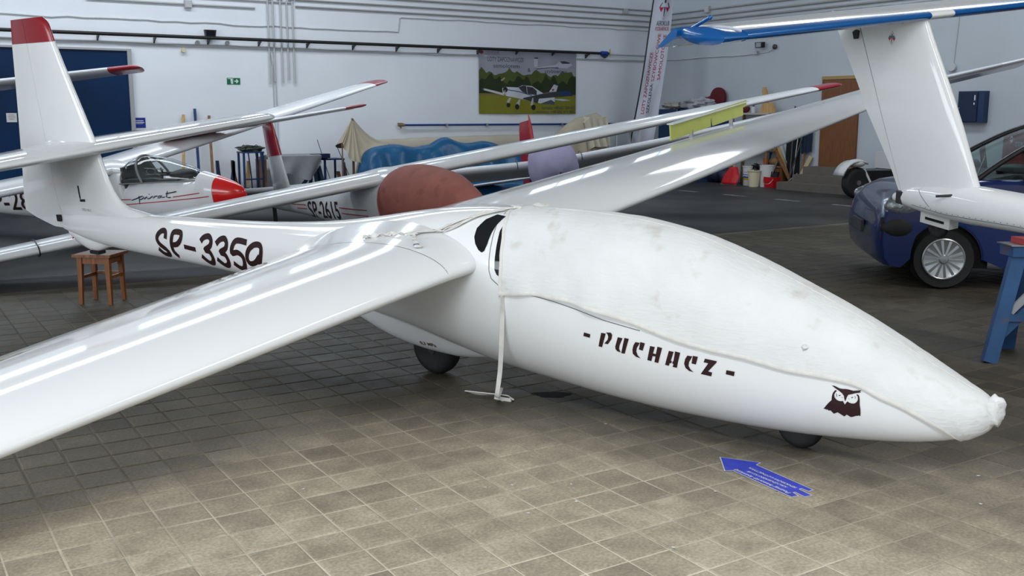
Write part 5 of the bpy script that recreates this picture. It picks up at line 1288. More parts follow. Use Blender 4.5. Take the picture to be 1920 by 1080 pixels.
for q, nm, mt in ((eo, 'emblem_outline', MATS['banner_emblem_outline']), (er_, 'emblem_red', BRED), (en, 'emblem_blue', mat('emblem_slate', (.12, .18, .26), .5))):
    decal(esc(q), nm, mt, gE, EFV, lambda a, b: (a, -1, b), (0, 1, 0), .003, .05)
m = MB(); m.prism([(-.83, 1.40), (-.80, 1.42), (-.765, 1.415), (-.775, 1.35), (-.81, 1.345)], lambda a, b, t: (a, t, b), -.062, -.045); m.build('hinge_hole', BLACK, gE)
m = MB(); m.box((-.235, -.06, .10), (-.175, -.03, .20)); m.build('rudder_hinge', DARKST, gE)
m = MB(); m.tube([(.36, -.10, .295), (.26, -.18, .28)], .010, 8); m.build('pitot_tube', BLACK, gE)
for pts in ([(-.05, .13), (.3, .135), (.9, .20), (1.6, .26)], [(.06, .30), (.0, .26), (.15, .16)]):
    decal(line_poly(pts, .005), 'panel_seam', SEAM, gE, EBV, lambda a, b: (a, -1, b), (0, 1, 0), .002, .06)
m = MB()
for i in range(26):
    x = .05 + .055 * i; z = linear([(-.05, .13), (.3, .135), (.9, .20), (1.6, .26)], x)[0] + .012
    h, n, _, _ = EBV.ray_cast(Vector((x, -1, z)), Vector((0, 1, 0)))
    if h: m.loft(lump(h, .004, i, 6, 4, amp=0))
o = m.build('rivets', SEAM, gE, smooth=60); o['kind'] = 'stuff'
m = MB(); m.box((.02, -.05, .0), (.30, .05, .10)); tf = m.build('tail_wheel_fork', WPLAS, gE)
m = MB(); m.box((.07, -.055, .035), (.25, -.051, .055)); m.build('fork_slot', BLACK, tf)
wheel(gE, (.16, 0, -.02), .085, .06, 'tail_wheel', DARKST)
ARROW = [[1.026, 4.809], [1.202, 4.73], [1.175, 4.698], [1.352, 4.368], [1.33, 4.351], [1.306, 4.385], [1.291, 4.376], [1.326, 4.3], [1.293, 4.284], [1.265, 4.341], [1.253, 4.333], [1.266, 4.297], [1.234, 4.28], [1.048, 4.62], [1.009, 4.616]]
ARL = [[1.25, 4.33], [1.07, 4.64], [1.25, 4.4], [1.12, 4.61], [1.29, 4.39], [1.14, 4.66]]
SCRAPS = [[-0.94, 4.38], [-0.41, 4.14], [-0.12, 4.4], [0.0, 4.43], [0.27, 4.44], [0.28, 4.23], [0.91, 4.35], [0.63, 3.75], [2.18, 4.55], [2.03, 4.2], [0.51, 5.36], [0.07, 4.1]]
# ================================================================== car
CARB = mat('car_blue', (.003, .017, .105), .25, spec=.5, coat=.6)
CARK = mat('car_black_trim', (.012, .012, .013), .55)
CGL = thin_glass('car_glass', (.62, .74, .72))
KM = frame((4.15, 9.72, 0), (-.988, .156))      # x forward, y towards the camera
car = thing('car', 'dark blue car with silver wheel cover parked behind the tail boom', 'car', KM)
def arch(cx, r, n=12): return [(cx + r * cos(pi * k / n), .29 + r * sin(pi * k / n)) for k in range(n + 1)]
prof = [(.80, .30), (.845, .45), (.835, .60), (.80, .70), (.745, .80), (.60, .895), (.35, .965), (.0, 1.02), (-.35, 1.055), (-1.2, 1.06), (-2.4, 1.06), (-3.1, 1.04), (-3.42, .98), (-3.46, .60), (-3.42, .30), (-3.1, .22)] \
    + [(-2.35, .22)][:0] + list(reversed(arch(-2.70, .36)))[:] + [(-2.2, .21), (-.55, .21)] + list(reversed(arch(0, .36))) + [(.52, .205), (.70, .22)]
prof = [p for p in prof]
W_ = 1.72
def cslice(q):
    """q 0 at the side skin .. 1 inside; narrows nose and rounds the shoulder"""
    return q
slices = [(-.02, .30, .94, 0), (.0, .22, .97, 0), (.03, .12, .985, 0), (.10, .05, 1.0, 0), (.30, .012, 1.0, 0), (.86, .0, 1.0, 0)]
rings = []
full = [(y, f, s) for y, f, s, _ in slices] + [(W_ - y, f, s) for y, f, s, _ in reversed(slices[:-1])]
for y, f, s in full:
    ring = []
    for x, z in prof:
        xx = x
        if x > .25: xx = .25 + (x - .25) * (1 - f * .6) * .66
        if x < -3.0: xx = -3.0 + (x + 3.0) * (1 - f)
        zz = z if z < .75 else .75 + (z - .75) * (s - (.10 if f > .25 else .05 if f > .2 else 0))
        ring.append((xx, -y, zz))
    rings.append(ring)
m = MB(); m.loft(rings, False, False)
for ri, fl_ in ((0, False), (len(rings) - 1, True)):
    t = tessellate_polygon([[Vector((p[0], p[2], 0)) for p in rings[ri]]]); m.add(rings[ri], [tuple(q) for q in t])
m.build('body', CARB, car, smooth=40)
m = MB(); m.box((-.42, -1.66, .2), (.42, -.06, .74)); m.box((-3.1, -1.66, .2), (-2.28, -.06, .74)); m.build('wheel_well', mat('well_black', (.004, .004, .004), .9), car)
def carwheel(x, y):
    w = MB(); r, wd = .297, .19; pr = [(.19, -wd / 2 + .015), (.215, -wd / 2), (.275, -wd / 2), (r - .008, -wd / 2 + .03), (r, -wd / 2 + .05), (r, wd / 2 - .05), (.275, wd / 2), (.19, wd / 2 - .015)]
    w.lathe(pr, 'y', 48, o=(x, y, r - .004)); t = w.build('wheel', RUBBER, car, smooth=40)
    h = MB(); sg = 1 if y > -.8 else -1; yo = y + sg * wd / 2
    h.lathe([(.002, 0), (.19, 0), (.19, -.05), (.002, -.05)], 'y', 32, o=(x, yo - sg * .02, r - .004)); h.build('wheel_disc', CARK, t, smooth=30)
    c = MB(); c.lathe([(.178, -.008), (.196, -.008), (.200, .006), (.190, .012), (.178, .004)], 'y', 48, o=(x, yo - sg * .005, r - .004))
    c.lathe([(.002, .026 * sg), (.035, .024 * sg), (.046, .015 * sg), (.05, -.01 * sg)], 'y', 24, o=(x, yo - sg * .005, r - .004))
    for k in range(14):
        a = 2 * pi * k / 14 + .1; d = Vector((cos(a), 0, sin(a))); n = Vector((-sin(a), 0, cos(a))); o0 = Vector((x, yo - sg * .003, r - .004))
        p0, p1 = o0 + d * .045, o0 + d * .184
        c.add([p0 - n * .008 + Vector((0, sg * .014, 0)), p0 + n * .008 + Vector((0, sg * .014, 0)), p1 + n * .0135 + Vector((0, sg * .004, 0)), p1 - n * .0135 + Vector((0, sg * .004, 0)),
               p0 - n * .008 - Vector((0, sg * .01, 0)), p0 + n * .008 - Vector((0, sg * .01, 0)), p1 + n * .0135 - Vector((0, sg * .01, 0)), p1 - n * .0135 - Vector((0, sg * .01, 0))],
              [(0, 1, 2, 3), (4, 7, 6, 5), (0, 4, 5, 1), (1, 5, 6, 2), (2, 6, 7, 3), (3, 7, 4, 0)])
    c.build('wheel_cover', mat('cover_silver', (.50, .52, .54), .3, metal=.75), t, smooth=35)
for x in (0, -2.70):
    for y in (-.085, -1.635): carwheel(x, y)
# trim draped on the body (x, z)
cb = MB(); cb.loft(rings, False, False); CBVH = bvh_of(cb)
def cdec(m2, nm, m_, up=.006, step=.06, lab=None): return decal(m2, nm, m_, car, CBVH, lambda a, b: (a, 2, b), (0, -1, 0), up, step, lab)
m = MB()
def bumper(z0, z1, d0, d1):
    rr = []
    for y in [.0, .03, .08, .16, .3, .5, .86, 1.22, 1.42, 1.56, 1.64, 1.69, 1.72]:
        e = min(y, W_ - y); xx = .48 + .165 * min(1, (e / .32)) ** .5; rr.append([(xx + d0 - .06, -y, z0), (xx + d0, -y, z0), (xx + d1, -y, z1), (xx + d1 - .06, -y, z1)])
    m.loft(rr)
bumper(.47, .68, .012, -.035)
m.add([(.30, .012, .66), (.60, .0, .69), (.60, .0, .48), (.44, .012, .46)], [(0, 1, 2, 3)]); m.build('bumper_trim', CARK, car, smooth=40)
m = MB(); m.box((.645, -1.12, .49), (.675, -.60, .60)); m.build('number_plate', mat('plate_back', (.05, .05, .05), .5), car)
HLG = mat('headlamp_lens', (.32, .35, .37), .08, metal=.55, spec=.8, bump=.6, bscale=30)
for sy in (0, 1):
    y_ = .012 if sy == 0 else -W_ - .012
    m = MB(); m.loft(lump((.40, y_ + (-.02 if sy == 0 else .02), .80), .14, 1, 18, 12, (1.25, .36, .62), 0)); m.build('headlamp', HLG, car, smooth=60)
    m = MB(); m.loft(lump((.44, y_ + (-.02 if sy == 0 else .02), .59), .14, 1, 18, 12, (1.2, .34, .75), 0)); m.build('bumper_corner', CARK, car, smooth=60)
m = MB(); rr = [[(.36 + .35 * cos(a) * 0 + (-.36) + r * cos(a), .006, .29 + r * sin(a)) for r in (.345, .385)] for a in [pi * k / 16 for k in range(17)]]; m.grid(rr); m.build('arch_lip', CARB, car, smooth=40)
cdec(line_poly([(-.46, .95), (-.455, .70), (-.49, .24)], .010), 'door_gap', BLACK)
cdec(poly_mesh([[(-.52, .455), (-1.62, .455), (-1.62, .535), (-.54, .535), (-.505, .51), (-.505, .475)]]), 'door_trim', CARK, .02)
cdec(poly_mesh([[(-.50, .215), (-2.25, .215), (-2.25, .28), (-.44, .28)]]), 'sill_strip', CARK, .004)  # black strip along the lower edge of the sill
cdec(line_poly([(-.42, .335), (-2.25, .335)], .008), 'sill_crease', mat('car_navy_line', (.003, .012, .06), .4), .003)
cdec(poly_mesh([[(-.40 + .035 * cos(a), .705 + .018 * sin(a)) for a in [2 * pi * k / 14 for k in range(14)]]]), 'side_repeater', mat('repeater_lens', (.5, .5, .45), .2), .01)
v, f_ = text_mesh('Aeroklub', bold=.03); v = fit(v, .555, .605, 1.16, .685)
cdec(([(-a, b) for a, b in v], [tuple(reversed(q)) for q in f_]), 'door_lettering', mat('lettering_white', (.62, .65, .70), .5), .005)
# greenhouse: pillars, roof, glass
RP = [(-.25, 1.03), (-.46, 1.19), (-.70, 1.345), (-1.0, 1.495), (-1.35, 1.60), (-1.8, 1.65), (-2.4, 1.63), (-2.9, 1.52), (-3.25, 1.33), (-3.42, 1.06)]
RPs = smoothpts([(x, 0, z) for x, z in RP], 4)
def inset(z): return .09 + .13 * max(0, (z - 1.03) / .58)
for s in (0, 1):
    m = MB(); q = [Vector((p.x, -(inset(p.z) if s == 0 else W_ - inset(p.z)), p.z)) for p in RPs]
    m.tube(q, .034, 8, rz=.028); m.build('roof_pillar', mat('pillar_black', (.016, .016, .018), .35), car, smooth=60)
m = MB(); rr = []
for p in RPs:
    if -3.0 < p.x < -1.25: rr.append([Vector((p.x, -lerp(inset(p.z), W_ - inset(p.z), k / 8), p.z + .03 * sin(pi * k / 8))) for k in range(9)])
m.grid(rr); rf = m.build('roof', CARB, car, smooth=60)
m = MB(); rr = []
for p in RPs:
    if -1.36 < p.x < -.2: rr.append([Vector((p.x, -lerp(inset(p.z), W_ - inset(p.z), k / 8), p.z + .02 * sin(pi * k / 8))) for k in range(9)])
m.grid(rr); m.build('windscreen', CGL, car, smooth=60)
for s in (0, 1):
    m = MB(); Y = lambda z: -(inset(z) + .012) if s == 0 else -(W_ - inset(z) - .012)
    top = [p for p in RPs if -2.9 < p.x < -.5]; m.grid([[Vector((p.x, Y(1.03), 1.03)), Vector((p.x, Y(p.z), p.z))] for p in top]); m.build('side_glass', CGL, car, smooth=40)
    for x0, x1 in ((-.78, -.70), (-1.85, -1.75)):
        m = MB(); zt = 1.36 if x0 > -1 else 1.59; m.bar((x0, Y(1.03), 1.0), (x1 - .0, Y(zt), zt), .05, .035); m.build('door_pillar', MATS['pillar_black'], car)
m = MB(); m.loft([[(-.2, -.1, .98), (-.2, -1.62, .98), (-.2, -1.62, 1.02), (-.2, -.1, 1.02)], [(-.62, -.12, 1.0), (-.62, -1.6, 1.0), (-.62, -1.6, 1.10), (-.62, -.12, 1.10)], [(-.95, -.14, .95), (-.95, -1.58, .95), (-.95, -1.58, 1.09), (-.95, -.14, 1.09)]]); m.loft(lump((-.72, -.48, 1.12), .14, 4, 12, 8, (1.2, 1.3, .5), .05)); m.build('dashboard', CARK, car, smooth=40)
m = MB(); m.tube([(-1.02 - .05 * sin(a), -.48 + .18 * cos(a), 1.06 + .17 * sin(a)) for a in [2 * pi * k / 20 for k in range(21)]], .014, 6); m.bar((-.8, -.48, 1.0), (-1.02, -.48, 1.06), .04, .04); m.build('steering_wheel', CARK, car, smooth=60)
for y in (-.48, -1.22):
    m = MB(); m.loft(lump((-1.85, y, .95), .26, 2, 12, 10, (.5, .9, 1.5), .05)); m.loft(lump((-1.95, y, 1.40), .10, 2, 10, 8, (.6, 1.2, 1), .03)); m.build('front_seat', mat('seat_cloth', (.03, .032, .036), .9), car, smooth=60)
for y, s in ((.03, 1), (-W_ - .03, -1)):
    m = MB(); m.loft(lump((-.72, y + s * .09, 1.10), .085, 1, 14, 10, (.75, 1.2, .95), .03)); m.bar((-.70, y - s * .08, 1.03), (-.72, y + s * .04, 1.06), .06, .05); m.build('door_mirror', CARB if s > 0 else CARK, car, smooth=60)
m = MB(); m.tube([(-.30, -.2, 1.07), (-.52, -.75, 1.25)], .008, 6); m.build('wiper', BLACK, car)
# red cabinet with the club emblem seen through the car's windows
rc = thing('red_cabinet', 'dark red cabinet with a club emblem seen through the car windows', 'cabinet', RWM @ Matrix.Translation((-12.12, -.55, 0)))
RCB = mat('cabinet_red', (.16, .010, .012), .5)
MB().box((.95, 0, 0), (2.6, .5, 1.35)).build('housing', RCB, rc)
MB().box((1.25, -.005, 1.35), (2.6, .45, 1.42)).build('lid', mat('cabinet_red_lid', (.24, .05, .05), .5), rc)
eo, er_, en = emblem(None); e2 = lambda m2: ([(1.11 + a * .05, 1.215 + b * .045) for a, b in m2[0]], m2[1])
for q, nm, mt in ((poly_mesh([[(0, 1.5), (1, 0), (0, -1.5), (-1, 0)]]), 'emblem_field', SIGNW), (en, 'emblem_blue', MATS['emblem_slate']), (er_, 'emblem_red', BRED)):
    flat(e2(q), nm, mt, rc, (lambda d: (lambda a, b: (a, d, b)))(-.004 if nm == 'emblem_field' else -.007))
flat(poly_mesh([[(1.19, 1.09), (1.6, 1.09), (1.6, 1.17), (1.19, 1.17)]]), 'name_plate', mat('plate_grey', (.28, .28, .27), .6), rc, lambda a, b: (a, -.004, b))
v, f_ = text_mesh('EUR', bold=.02); flat((fit(v, 1.21, 1.105, 1.45, 1.155), f_), 'plate_lettering', BLACK, rc, lambda a, b: (a, -.007, b))
# ================================================================== things on the floor
st = thing('stool', 'small square varnished wooden stool under the front glider\'s tail', 'stool', Matrix.Translation((-3.682, 9.04, 0)) @ Matrix.Rotation(-.09, 4, 'Z'))
m = MB()
for k in range(3): m.box((-.175 + .117 * k, -.175, .425), (-.175 + .117 * k + .115, .175, .449))
m.build('seat', STOOLW, st); 
for sx in (-1, 1):
    for sy in (-1, 1):
        m = MB(); m.bar((sx * .135, sy * .13, 0), (sx * .125, sy * .12, .425), .030, .030, (0, 1, 0), .046, .046); m.build('leg', STOOLW, st)
for s in (-1, 1):
    m = MB(); m.bar((-.12, s * .125, .395), (.12, s * .125, .395), .02, .062); m.build('apron', STOOLW, st)
    m = MB(); m.bar((s * .128, -.12, .395), (s * .128, .12, .395), .02, .062); m.build('apron', STOOLW, st)
    m = MB(); m.bar((s * .128, -.12, .24), (s * .128, .12, .24), .022, .028); m.build('stretcher', STOOLW, st)
m = MB(); m.bar((-.12, .125, .25), (.12, .125, .25), .022, .028); m.build('stretcher', STOOLW, st)
# blue trestle at the right edge
TRB = mat('trestle_blue', (.028, .085, .205), .5, spec=.4, vary=.15, vscale=5, stain=(.16, .07, .04), stain_scale=9, stain_amt=.5)
tr = thing('trestle', 'worn blue timber trestle with red pad at the right edge', 'trestle', Matrix.Translation((3.215, 6.76, 0)))
def leg(a, b, w=.095, h=.055, nm='leg', mt=TRB): return MB().bar(a, b, w, h, (0, -1, .2)).build(nm, mt, tr)
leg((.03, 0, 0), (.23, .12, .72)); leg((.36, .44, 0), (.29, .20, .72)); leg((1.45, .02, 0), (1.22, .14, .72)); leg((1.5, .46, 0), (1.26, .22, .72))
MB().box((.17, .07, .715), (1.36, .26, .785)).build('top_beam', TRB, tr)
MB().box((.15, .055, .788), (1.36, .27, .796)).build('beam_sheet', STEEL, tr)
leg((.12, .05, .30), (1.40, .07, .28), .05, .04, 'cross_bar'); leg((.09, .05, .15), (.66, .12, .70), .06, .03, 'brace')
leg((.19, .09, .33), (.62, .16, .74), .045, .03, 'brace', mat('brace_pale', (.36, .37, .40), .6)); leg((1.44, .05, .15), (.86, .12, .70), .06, .03, 'brace')
m = MB(); m.box((.24, .06, .797), (.95, .26, .835)); m.build('pad', mat('pad_red', (.33, .04, .045), .7), tr)
# white cart with rubber tyres half hidden behind the right tail
ct = thing('tow_cart', 'white cart with fat black tyres half hidden behind the right tail', 'cart', frame((6.93, 20.6, 0), (-.96, -.28)))
for x, y in ((0, 0), (-1.2, .1), (-1.2, -.75)): wheel(ct, (x, y, .31), .31, .22, 'wheel', STEEL, hubr=.42)
m = MB(); rr = []
for k in range(9):
    a = radians(105 - 105 * k / 8 + 15); r = .40; rr.append([(.05 + r * cos(a) * 1.0, y, .36 + r * sin(a)) for y in (-.17, .0, .17)])
m.grid(rr); o = m.build('mudguard', WPLAS, ct, smooth=60); md = o.modifiers.new('thickness', 'SOLIDIFY'); md.thickness = .03
m = MB(); m.loft(lump((.02, 0, .70), .17, 3, 14, 8, (1.0, 1.1, .5), .05)); m.bar((-.12, .05, .6), (-.34, .15, .12), .09, .04); m.build('mudguard_nose', WPLAS, ct, smooth=60)
m = MB(); m.box((-1.4, -.7, .35), (-.2, .05, .55)); m.build('chassis', BLACK, ct); m = MB(); m.box((-1.5, -.75, .56), (-.95, .1, .90)); m.build('cart_body', WPLAS, ct)
# blue arrow sticker on the tiles
as_ = thing('floor_arrow', 'blue arrow sticker with white upside down lettering on the tiles', 'sticker', (1.15, 4.55, 0))
ARB = mat('sticker_blue', (.030, .050, .50), .4, vary=.25, vscale=16)
AW = mat('sticker_white', (.62, .62, .66), .5)
cx = sum(p[0] for p in ARROW) / len(ARROW); cy = sum(p[1] for p in ARROW) / len(ARROW)
L = [(x - 1.15, y - 4.55) for x, y in ARROW]
def offs(poly, d):
    out = []; n = len(poly); ar = sum(poly[i][0] * poly[(i + 1) % n][1] - poly[(i + 1) % n][0] * poly[i][1] for i in range(n)); sg = 1 if ar > 0 else -1
    for i in range(n):
        a, b, c = Vector(poly[i - 1]), Vector(poly[i]), Vector(poly[(i + 1) % n]); e1 = (b - a).normalized(); e2 = (c - b).normalized()
        n1 = Vector((e1.y, -e1.x)) * sg; n2 = Vector((e2.y, -e2.x)) * sg; k = (n1 + n2); k = k / max(.35, k.dot(n1)); out.append(tuple(b + k * d))
    return out
flat(poly_mesh([offs(L, .004)]), 'sticker_edge', AW, as_, lambda a, b: (a, b, .0020)); flat(poly_mesh([offs(L, -.001)]), 'sticker_face', ARB, as_, lambda a, b: (a, b, .0026))
for s, a, b, h in (('Poznaj historię lotniczą', ARL[0], ARL[1], .026), ('KROŚNIEŃSKI KLUB', ARL[2], ARL[3], .021), ('SENIORÓW LOTNICTWA', ARL[4], ARL[5], .021)):
    v, f_ = text_mesh(s, bold=.02, shear=.25); A0 = Vector(a) - Vector((1.15, 4.55)); B0 = Vector(b) - Vector((1.15, 4.55)); ux = (B0 - A0); ln = ux.length; ux.normalize(); uy = Vector((-ux.y, ux.x))
    v = fit(v, 0, 0, ln, h); flat((v, f_), 'sticker_lettering', AW, as_, lambda p, q: (*(A0 + ux * p + uy * q), .0032))
# painted parking dashes on the dark floor
DASH = mat('worn_white_line', (.20, .20, .19), .7, vary=.4, vscale=5)
for k in range(4):
    v_ = 17.2 - 1.43 * k; o = MB().box((15.29, v_ - .60, .0004), (15.40, v_, .0016)).build('floor_dash', DASH); put(o, FLM)
    tag(o, ['farthest', 'second farthest', 'second nearest', 'nearest'][k] + ' of the worn white dashes painted on dark floor', 'floor marking', 'painted dashes on the dark floor')
# paper scraps and an oil spot
for i, (x, y) in enumerate(SCRAPS):
    n = R.randrange(5, 8); poly = [(R.uniform(.004, .011) * cos(2 * pi * k / n), R.uniform(.004, .011) * sin(2 * pi * k / n)) for k in range(n)]
    o = flat(poly_mesh([poly]), 'paper_scrap', mat('scrap_white', (.7, .7, .72), .7), None, lambda a, b: (a, b, 0)); o.location = (x, y, .0022)
    tag(o, 'tiny white paper scrap trodden on the stone tiles', 'litter', 'paper scraps on the tiles')
m = MB(); m.add([(.07 * (1 + .25 * sin(3 * a) + .1 * sin(7 * a)) * cos(a) * 1.5, .07 * (1 + .2 * cos(2 * a)) * sin(a), 0) for a in [2 * pi * k / 28 for k in range(28)]], [tuple(range(28))])
o = m.build('oil_spot', mat('oil_black', (.010, .010, .010), .7, spec=.1)); o.location = (.24, 5.95, .0024); tag(o, 'black oil spot on the tiles under the front glider\'s belly', 'stain')
# ================================================================== against the left wall
def lput(o, u, off, z=0.0, rz=0.0): return put(o, LWM @ Matrix.Translation((u, -off, z)) @ Matrix.Rotation(rz, 4, 'Z'))
LT = lambda u, off: LWM @ Matrix.Translation((u, -off, 0))
for a, b, mt, nm, lab in (((5.55, -.45, 0), (5.73, -.06, 1.66), PINE, 'wooden_pole', 'pale wooden pole leaning on the wall right of the blue door'), ((5.90, -.42, 0), (5.97, -.06, 1.78), BLUEP, 'blue_pole', 'tall blue pole leaning on the wall between two wooden ones'), ((6.18, -.42, 0), (6.26, -.06, 1.64), DPINE, 'wooden_pole', 'dark brown pole leaning on the wall, right of the blue one')):
    o = MB().bar(a, b, .055, .04).build(nm, mt); put(o, LWM); tag(o, lab, 'pole')
def cradle(u, ca, cb_, lab):
    t = thing('wing_cradle', lab, 'cradle', LT(u, .45))
    for s, mt, h in ((-1, ca, .72), (1, cb_, .70)):
        pts = [(s * .17, h), (s * .155, .45), (s * .115, .24), (s * .04, .12)]; P_ = smoothpts([(x, 0, z) for x, z in pts], 4); rr = []
        for i, p in enumerate(P_): wd = lerp(.055, .10, i / (len(P_) - 1)); rr.append([p + Vector((-wd / 2, -.03, 0)), p + Vector((wd / 2, -.03, 0)), p + Vector((wd / 2, .03, 0)), p + Vector((-wd / 2, .03, 0))])
        m = MB(); m.loft(rr); m.build('cradle_arm', mt, t)
    m = MB(); m.box((-.16, -.04, .06), (.16, .04, .14)); m.box((-.17, -.22, 0), (-.10, .22, .06)); m.box((.10, -.22, 0), (.17, .22, .06)); m.build('cradle_base', ca, t)
cradle(6.44, NAVY, BLUEP, 'navy blue U-shaped wing cradle against the left wall'); cradle(6.76, mat('dark_brown_wood', (.05, .026, .018), .6), PINE, 'brown and tan U-shaped wing cradle beside the navy one')
o = MB().box((6.10, -.5, 0), (6.19, -.4, .28)).build('wooden_post', DPINE); put(o, LWM); tag(o, 'short brown wooden post behind the red nose cap', 'post')
def stand(u, off, w, d, h, lab, mt, shelf=True, nm='metal_table', cat='table'):
    t = thing(nm, lab, cat, LT(u, off)); r = .02
    for x in (0, w):
        for y in (0, d): MB().box((x - r, y - r, 0), (x + r, y + r, h - .03)).build('leg', mt, t)
    m = MB(); m.box((-.03, -.03, h - .03), (w + .03, d + .03, h)); m.build('table_top', mt, t)
    m = MB(); m.box((0, -.012, h * .35), (w, .012, h * .35 + .03)); m.build('cross_bar', mt, t)
    return t
stand(6.74, .75, .40, .35, .90, 'narrow blue metal table by the left wall with a bag on top', BLUEP)
bg_ = thing('rolled_cover', 'dark green rolled cover lying on the narrow blue table', 'cover', LT(6.95, .58))
GRN = mat('drab_green_cloth', (.07, .085, .06), .8, vary=.3, vscale=8)
m = MB(); m.loft(lump((0, 0, .955), .11, 7, 16, 10, (2.6, 1.2, .6), .5)); m.build('rolled_cloth', GRN, bg_, smooth=60)
for x in (-.15, .12): m = MB(); m.tube([(x, .13 * cos(a), .96 + .075 * sin(a)) for a in [2 * pi * k / 14 for k in range(15)]], .010, 5); m.build('tie', BLACK, bg_, smooth=60)
m = MB(); m.tube(smoothpts([(-.28, -.1, .94), (-.1, -.14, 1.02), (.1, -.14, 1.0)]), .012, 5); m.build('handle', BLACK, bg_, smooth=60)
for k, u in enumerate((6.82, 6.98, 7.08)):
    o = MB().tube(smoothpts([(u, -.80, .88), (u + .02, -.82, .6), (u + .05, -.80, .3), (u + .06, -.8, .02)]), .014, 6).build('hanging_strap', NAVY, smooth=60); put(o, LWM)
    tag(o, ['left', 'middle', 'right'][k] + ' of three navy straps hanging from the narrow blue table', 'strap', 'straps hanging from the narrow table')
# grey wing stub with dust sheet on a blue sawhorse
GRY = mat('grey_dust_sheet', (.27, .28, .30), .8, spec=.2, vary=.06, vscale=4)
ws = thing('wing_stub', 'grey wing section lying on the blue sawhorse by the wall', 'wing', LT(7.2, .85))
m = MB(); m.loft([[(x, .03 + .0, .74), (x, -.03, .79), (x, .10, .83), (x, .4, .79), (x, .7, .755), (x, .4, .735)] for x in (0, .3, .6, .95)]); m.build('wing_panel', mat('stub_grey', (.20, .21, .23), .5), ws, smooth=40)
MB().box((.95, -.02, .735), (1.40, .2, .83)).build('root_rib', NAVY, ws)
MB().box((-.05, .1, 0), (.02, .6, .735)).build('end_support', DPINE, ws)
ds = thing('dust_sheet', 'pale grey dust sheet hanging from the wing section by the wall', 'cloth', LT(7.2, .93))
m = MB(); rr = []
for i in range(25):
    x = .04 + 1.12 * i / 24; drop = linear([(0, .42), (.3, .36), (.45, .36), (.75, .50), (.88, .52), (1.0, .40), (1.16, .16)], x)[0]
    rr.append([(x, .38, .80), (x, .18, .84), (x, .0, .81)] + [(x, -.02 - .04 * (j / 8) * sin(x * 14 + j * .3) - .02, .80 - drop * j / 8) for j in range(9)])
m.grid(rr); m.build('sheet', GRY, ds, smooth=60)
sh = thing('sawhorse', 'blue timber sawhorse with diagonal brace by the left wall', 'sawhorse', LT(8.2, .8))
m = MB(); m.box((-.12, .12, .70), (.42, .22, .733)); m.build('top_beam', BLUEP, sh)
for a, b, nm in (((.12, .0, 0), (.10, .14, .70), 'leg'), ((.30, .0, 0), (.18, .14, .70), 'leg'), ((.10, .42, 0), (.10, .2, .70), 'leg'), ((-.35, .0, .02), (.14, .10, .55), 'brace'), ((.32, .42, 0), (.22, .2, .70), 'leg')):
    m = MB(); m.bar(a, b, .07, .035, (0, 1, 0)); m.build(nm, mat('sawhorse_blue', (.035, .075, .14), .5), sh)
stand(8.50, .80, .42, .45, .72, 'empty blue metal table right of the sawhorse', BLUEP)
for k, (a, b, r_, mt, nm, lab) in enumerate((((8.62, -1.0, 0), (8.50, -.4, 1.12), .008, DARKST, 'thin_rod', 'thin dark rod leaning left of the khaki tent'), ((8.98, -1.35, 0), (8.72, -.95, 1.0), .008, DARKST, 'thin_rod', 'thin dark rod crossing in front of the khaki tent'))):
    o = MB().tube([a, b], r_, 6).build(nm, mt); put(o, LWM); tag(o, lab, 'rod')
for k, (u, w_, h, mt, lab) in enumerate(((8.86, .08, .42, DPINE, 'short brown plank standing right of the empty blue table'), (9.0, .06, .62, mat('dark_brown_wood2', (.06, .03, .02), .6), 'taller dark plank standing left of the khaki tent'))):
    o = MB().bar((u, -.9, 0), (u + .04, -.55, h), w_, .03).build('plank', mt); put(o, LWM); tag(o, lab, 'plank')
# ---- tarpaulins over stored aircraft
KHA = mat('khaki_canvas', (.42, .37, .28), .85, spec=.15, vary=.08, vscale=3, bump=.3, bscale=8)
BEI = mat('beige_canvas', (.44, .40, .32), .85, spec=.15, vary=.06, vscale=2, bump=.3, bscale=5)
TARP = mat('blue_tarpaulin', (.004, .085, .205), .36, spec=.5, vary=.22, vscale=2.2, bump=.8, bscale=5)
def tarp(nm, lab, mt, prof, off, dep, z0=0.0, nu=70, folds=.05, seed=0, fk=9.0, skirt=1.0, spread=.25):
    t = thing(nm, lab, 'tarpaulin', LWM); m = MB(); rr = []; u0_, u1_ = prof[0][0], prof[-1][0]
    for i in range(nu + 1):
        u = lerp(u0_, u1_, i / nu); zt = interp(prof, u)[0] if skirt else linear(prof, u)[0]; row = []
        e = min(1, min(i, nu - i) / 5)
        for j in range(25):
            q = j / 24
            if q < .42: a = q / .42; y = -off - dep / 2 - spread * (1 - a); z = lerp(z0, zt * .86, a)
            elif q < .58: a = (q - .42) / .16; y = -off - dep / 2 * cos(pi * a); z = zt * (.86 + .14 * sin(pi * a))
            else: a = (q - .58) / .42; y = -off + dep / 2 + spread * a; z = lerp(zt * .86, z0, a)
            low = max(0, 1 - z / max(.2, zt)); f_ = folds * (.4 + low) * (sin(u * fk + 2.2 * noise.noise(Vector((u * 1.3, z * 1.5, seed)))) + .8 * noise.noise(Vector((u * 3, z * 4 + q * 3, seed + 4))))
            row.append((u + .04 * noise.noise(Vector((u * 2, z * 3, seed + 9))), y + f_ * (1 if q < .5 else -1), max(z0 + .004, z + folds * .5 * noise.noise(Vector((u * 3.1, q * 6, seed + 2))))))
        rr.append(row)
    m.grid(rr)
    for row in (rr[0], rr[-1]): m.add(row, [tuple(range(25))])
    m.build('cloth', mt, t, smooth=60); return t
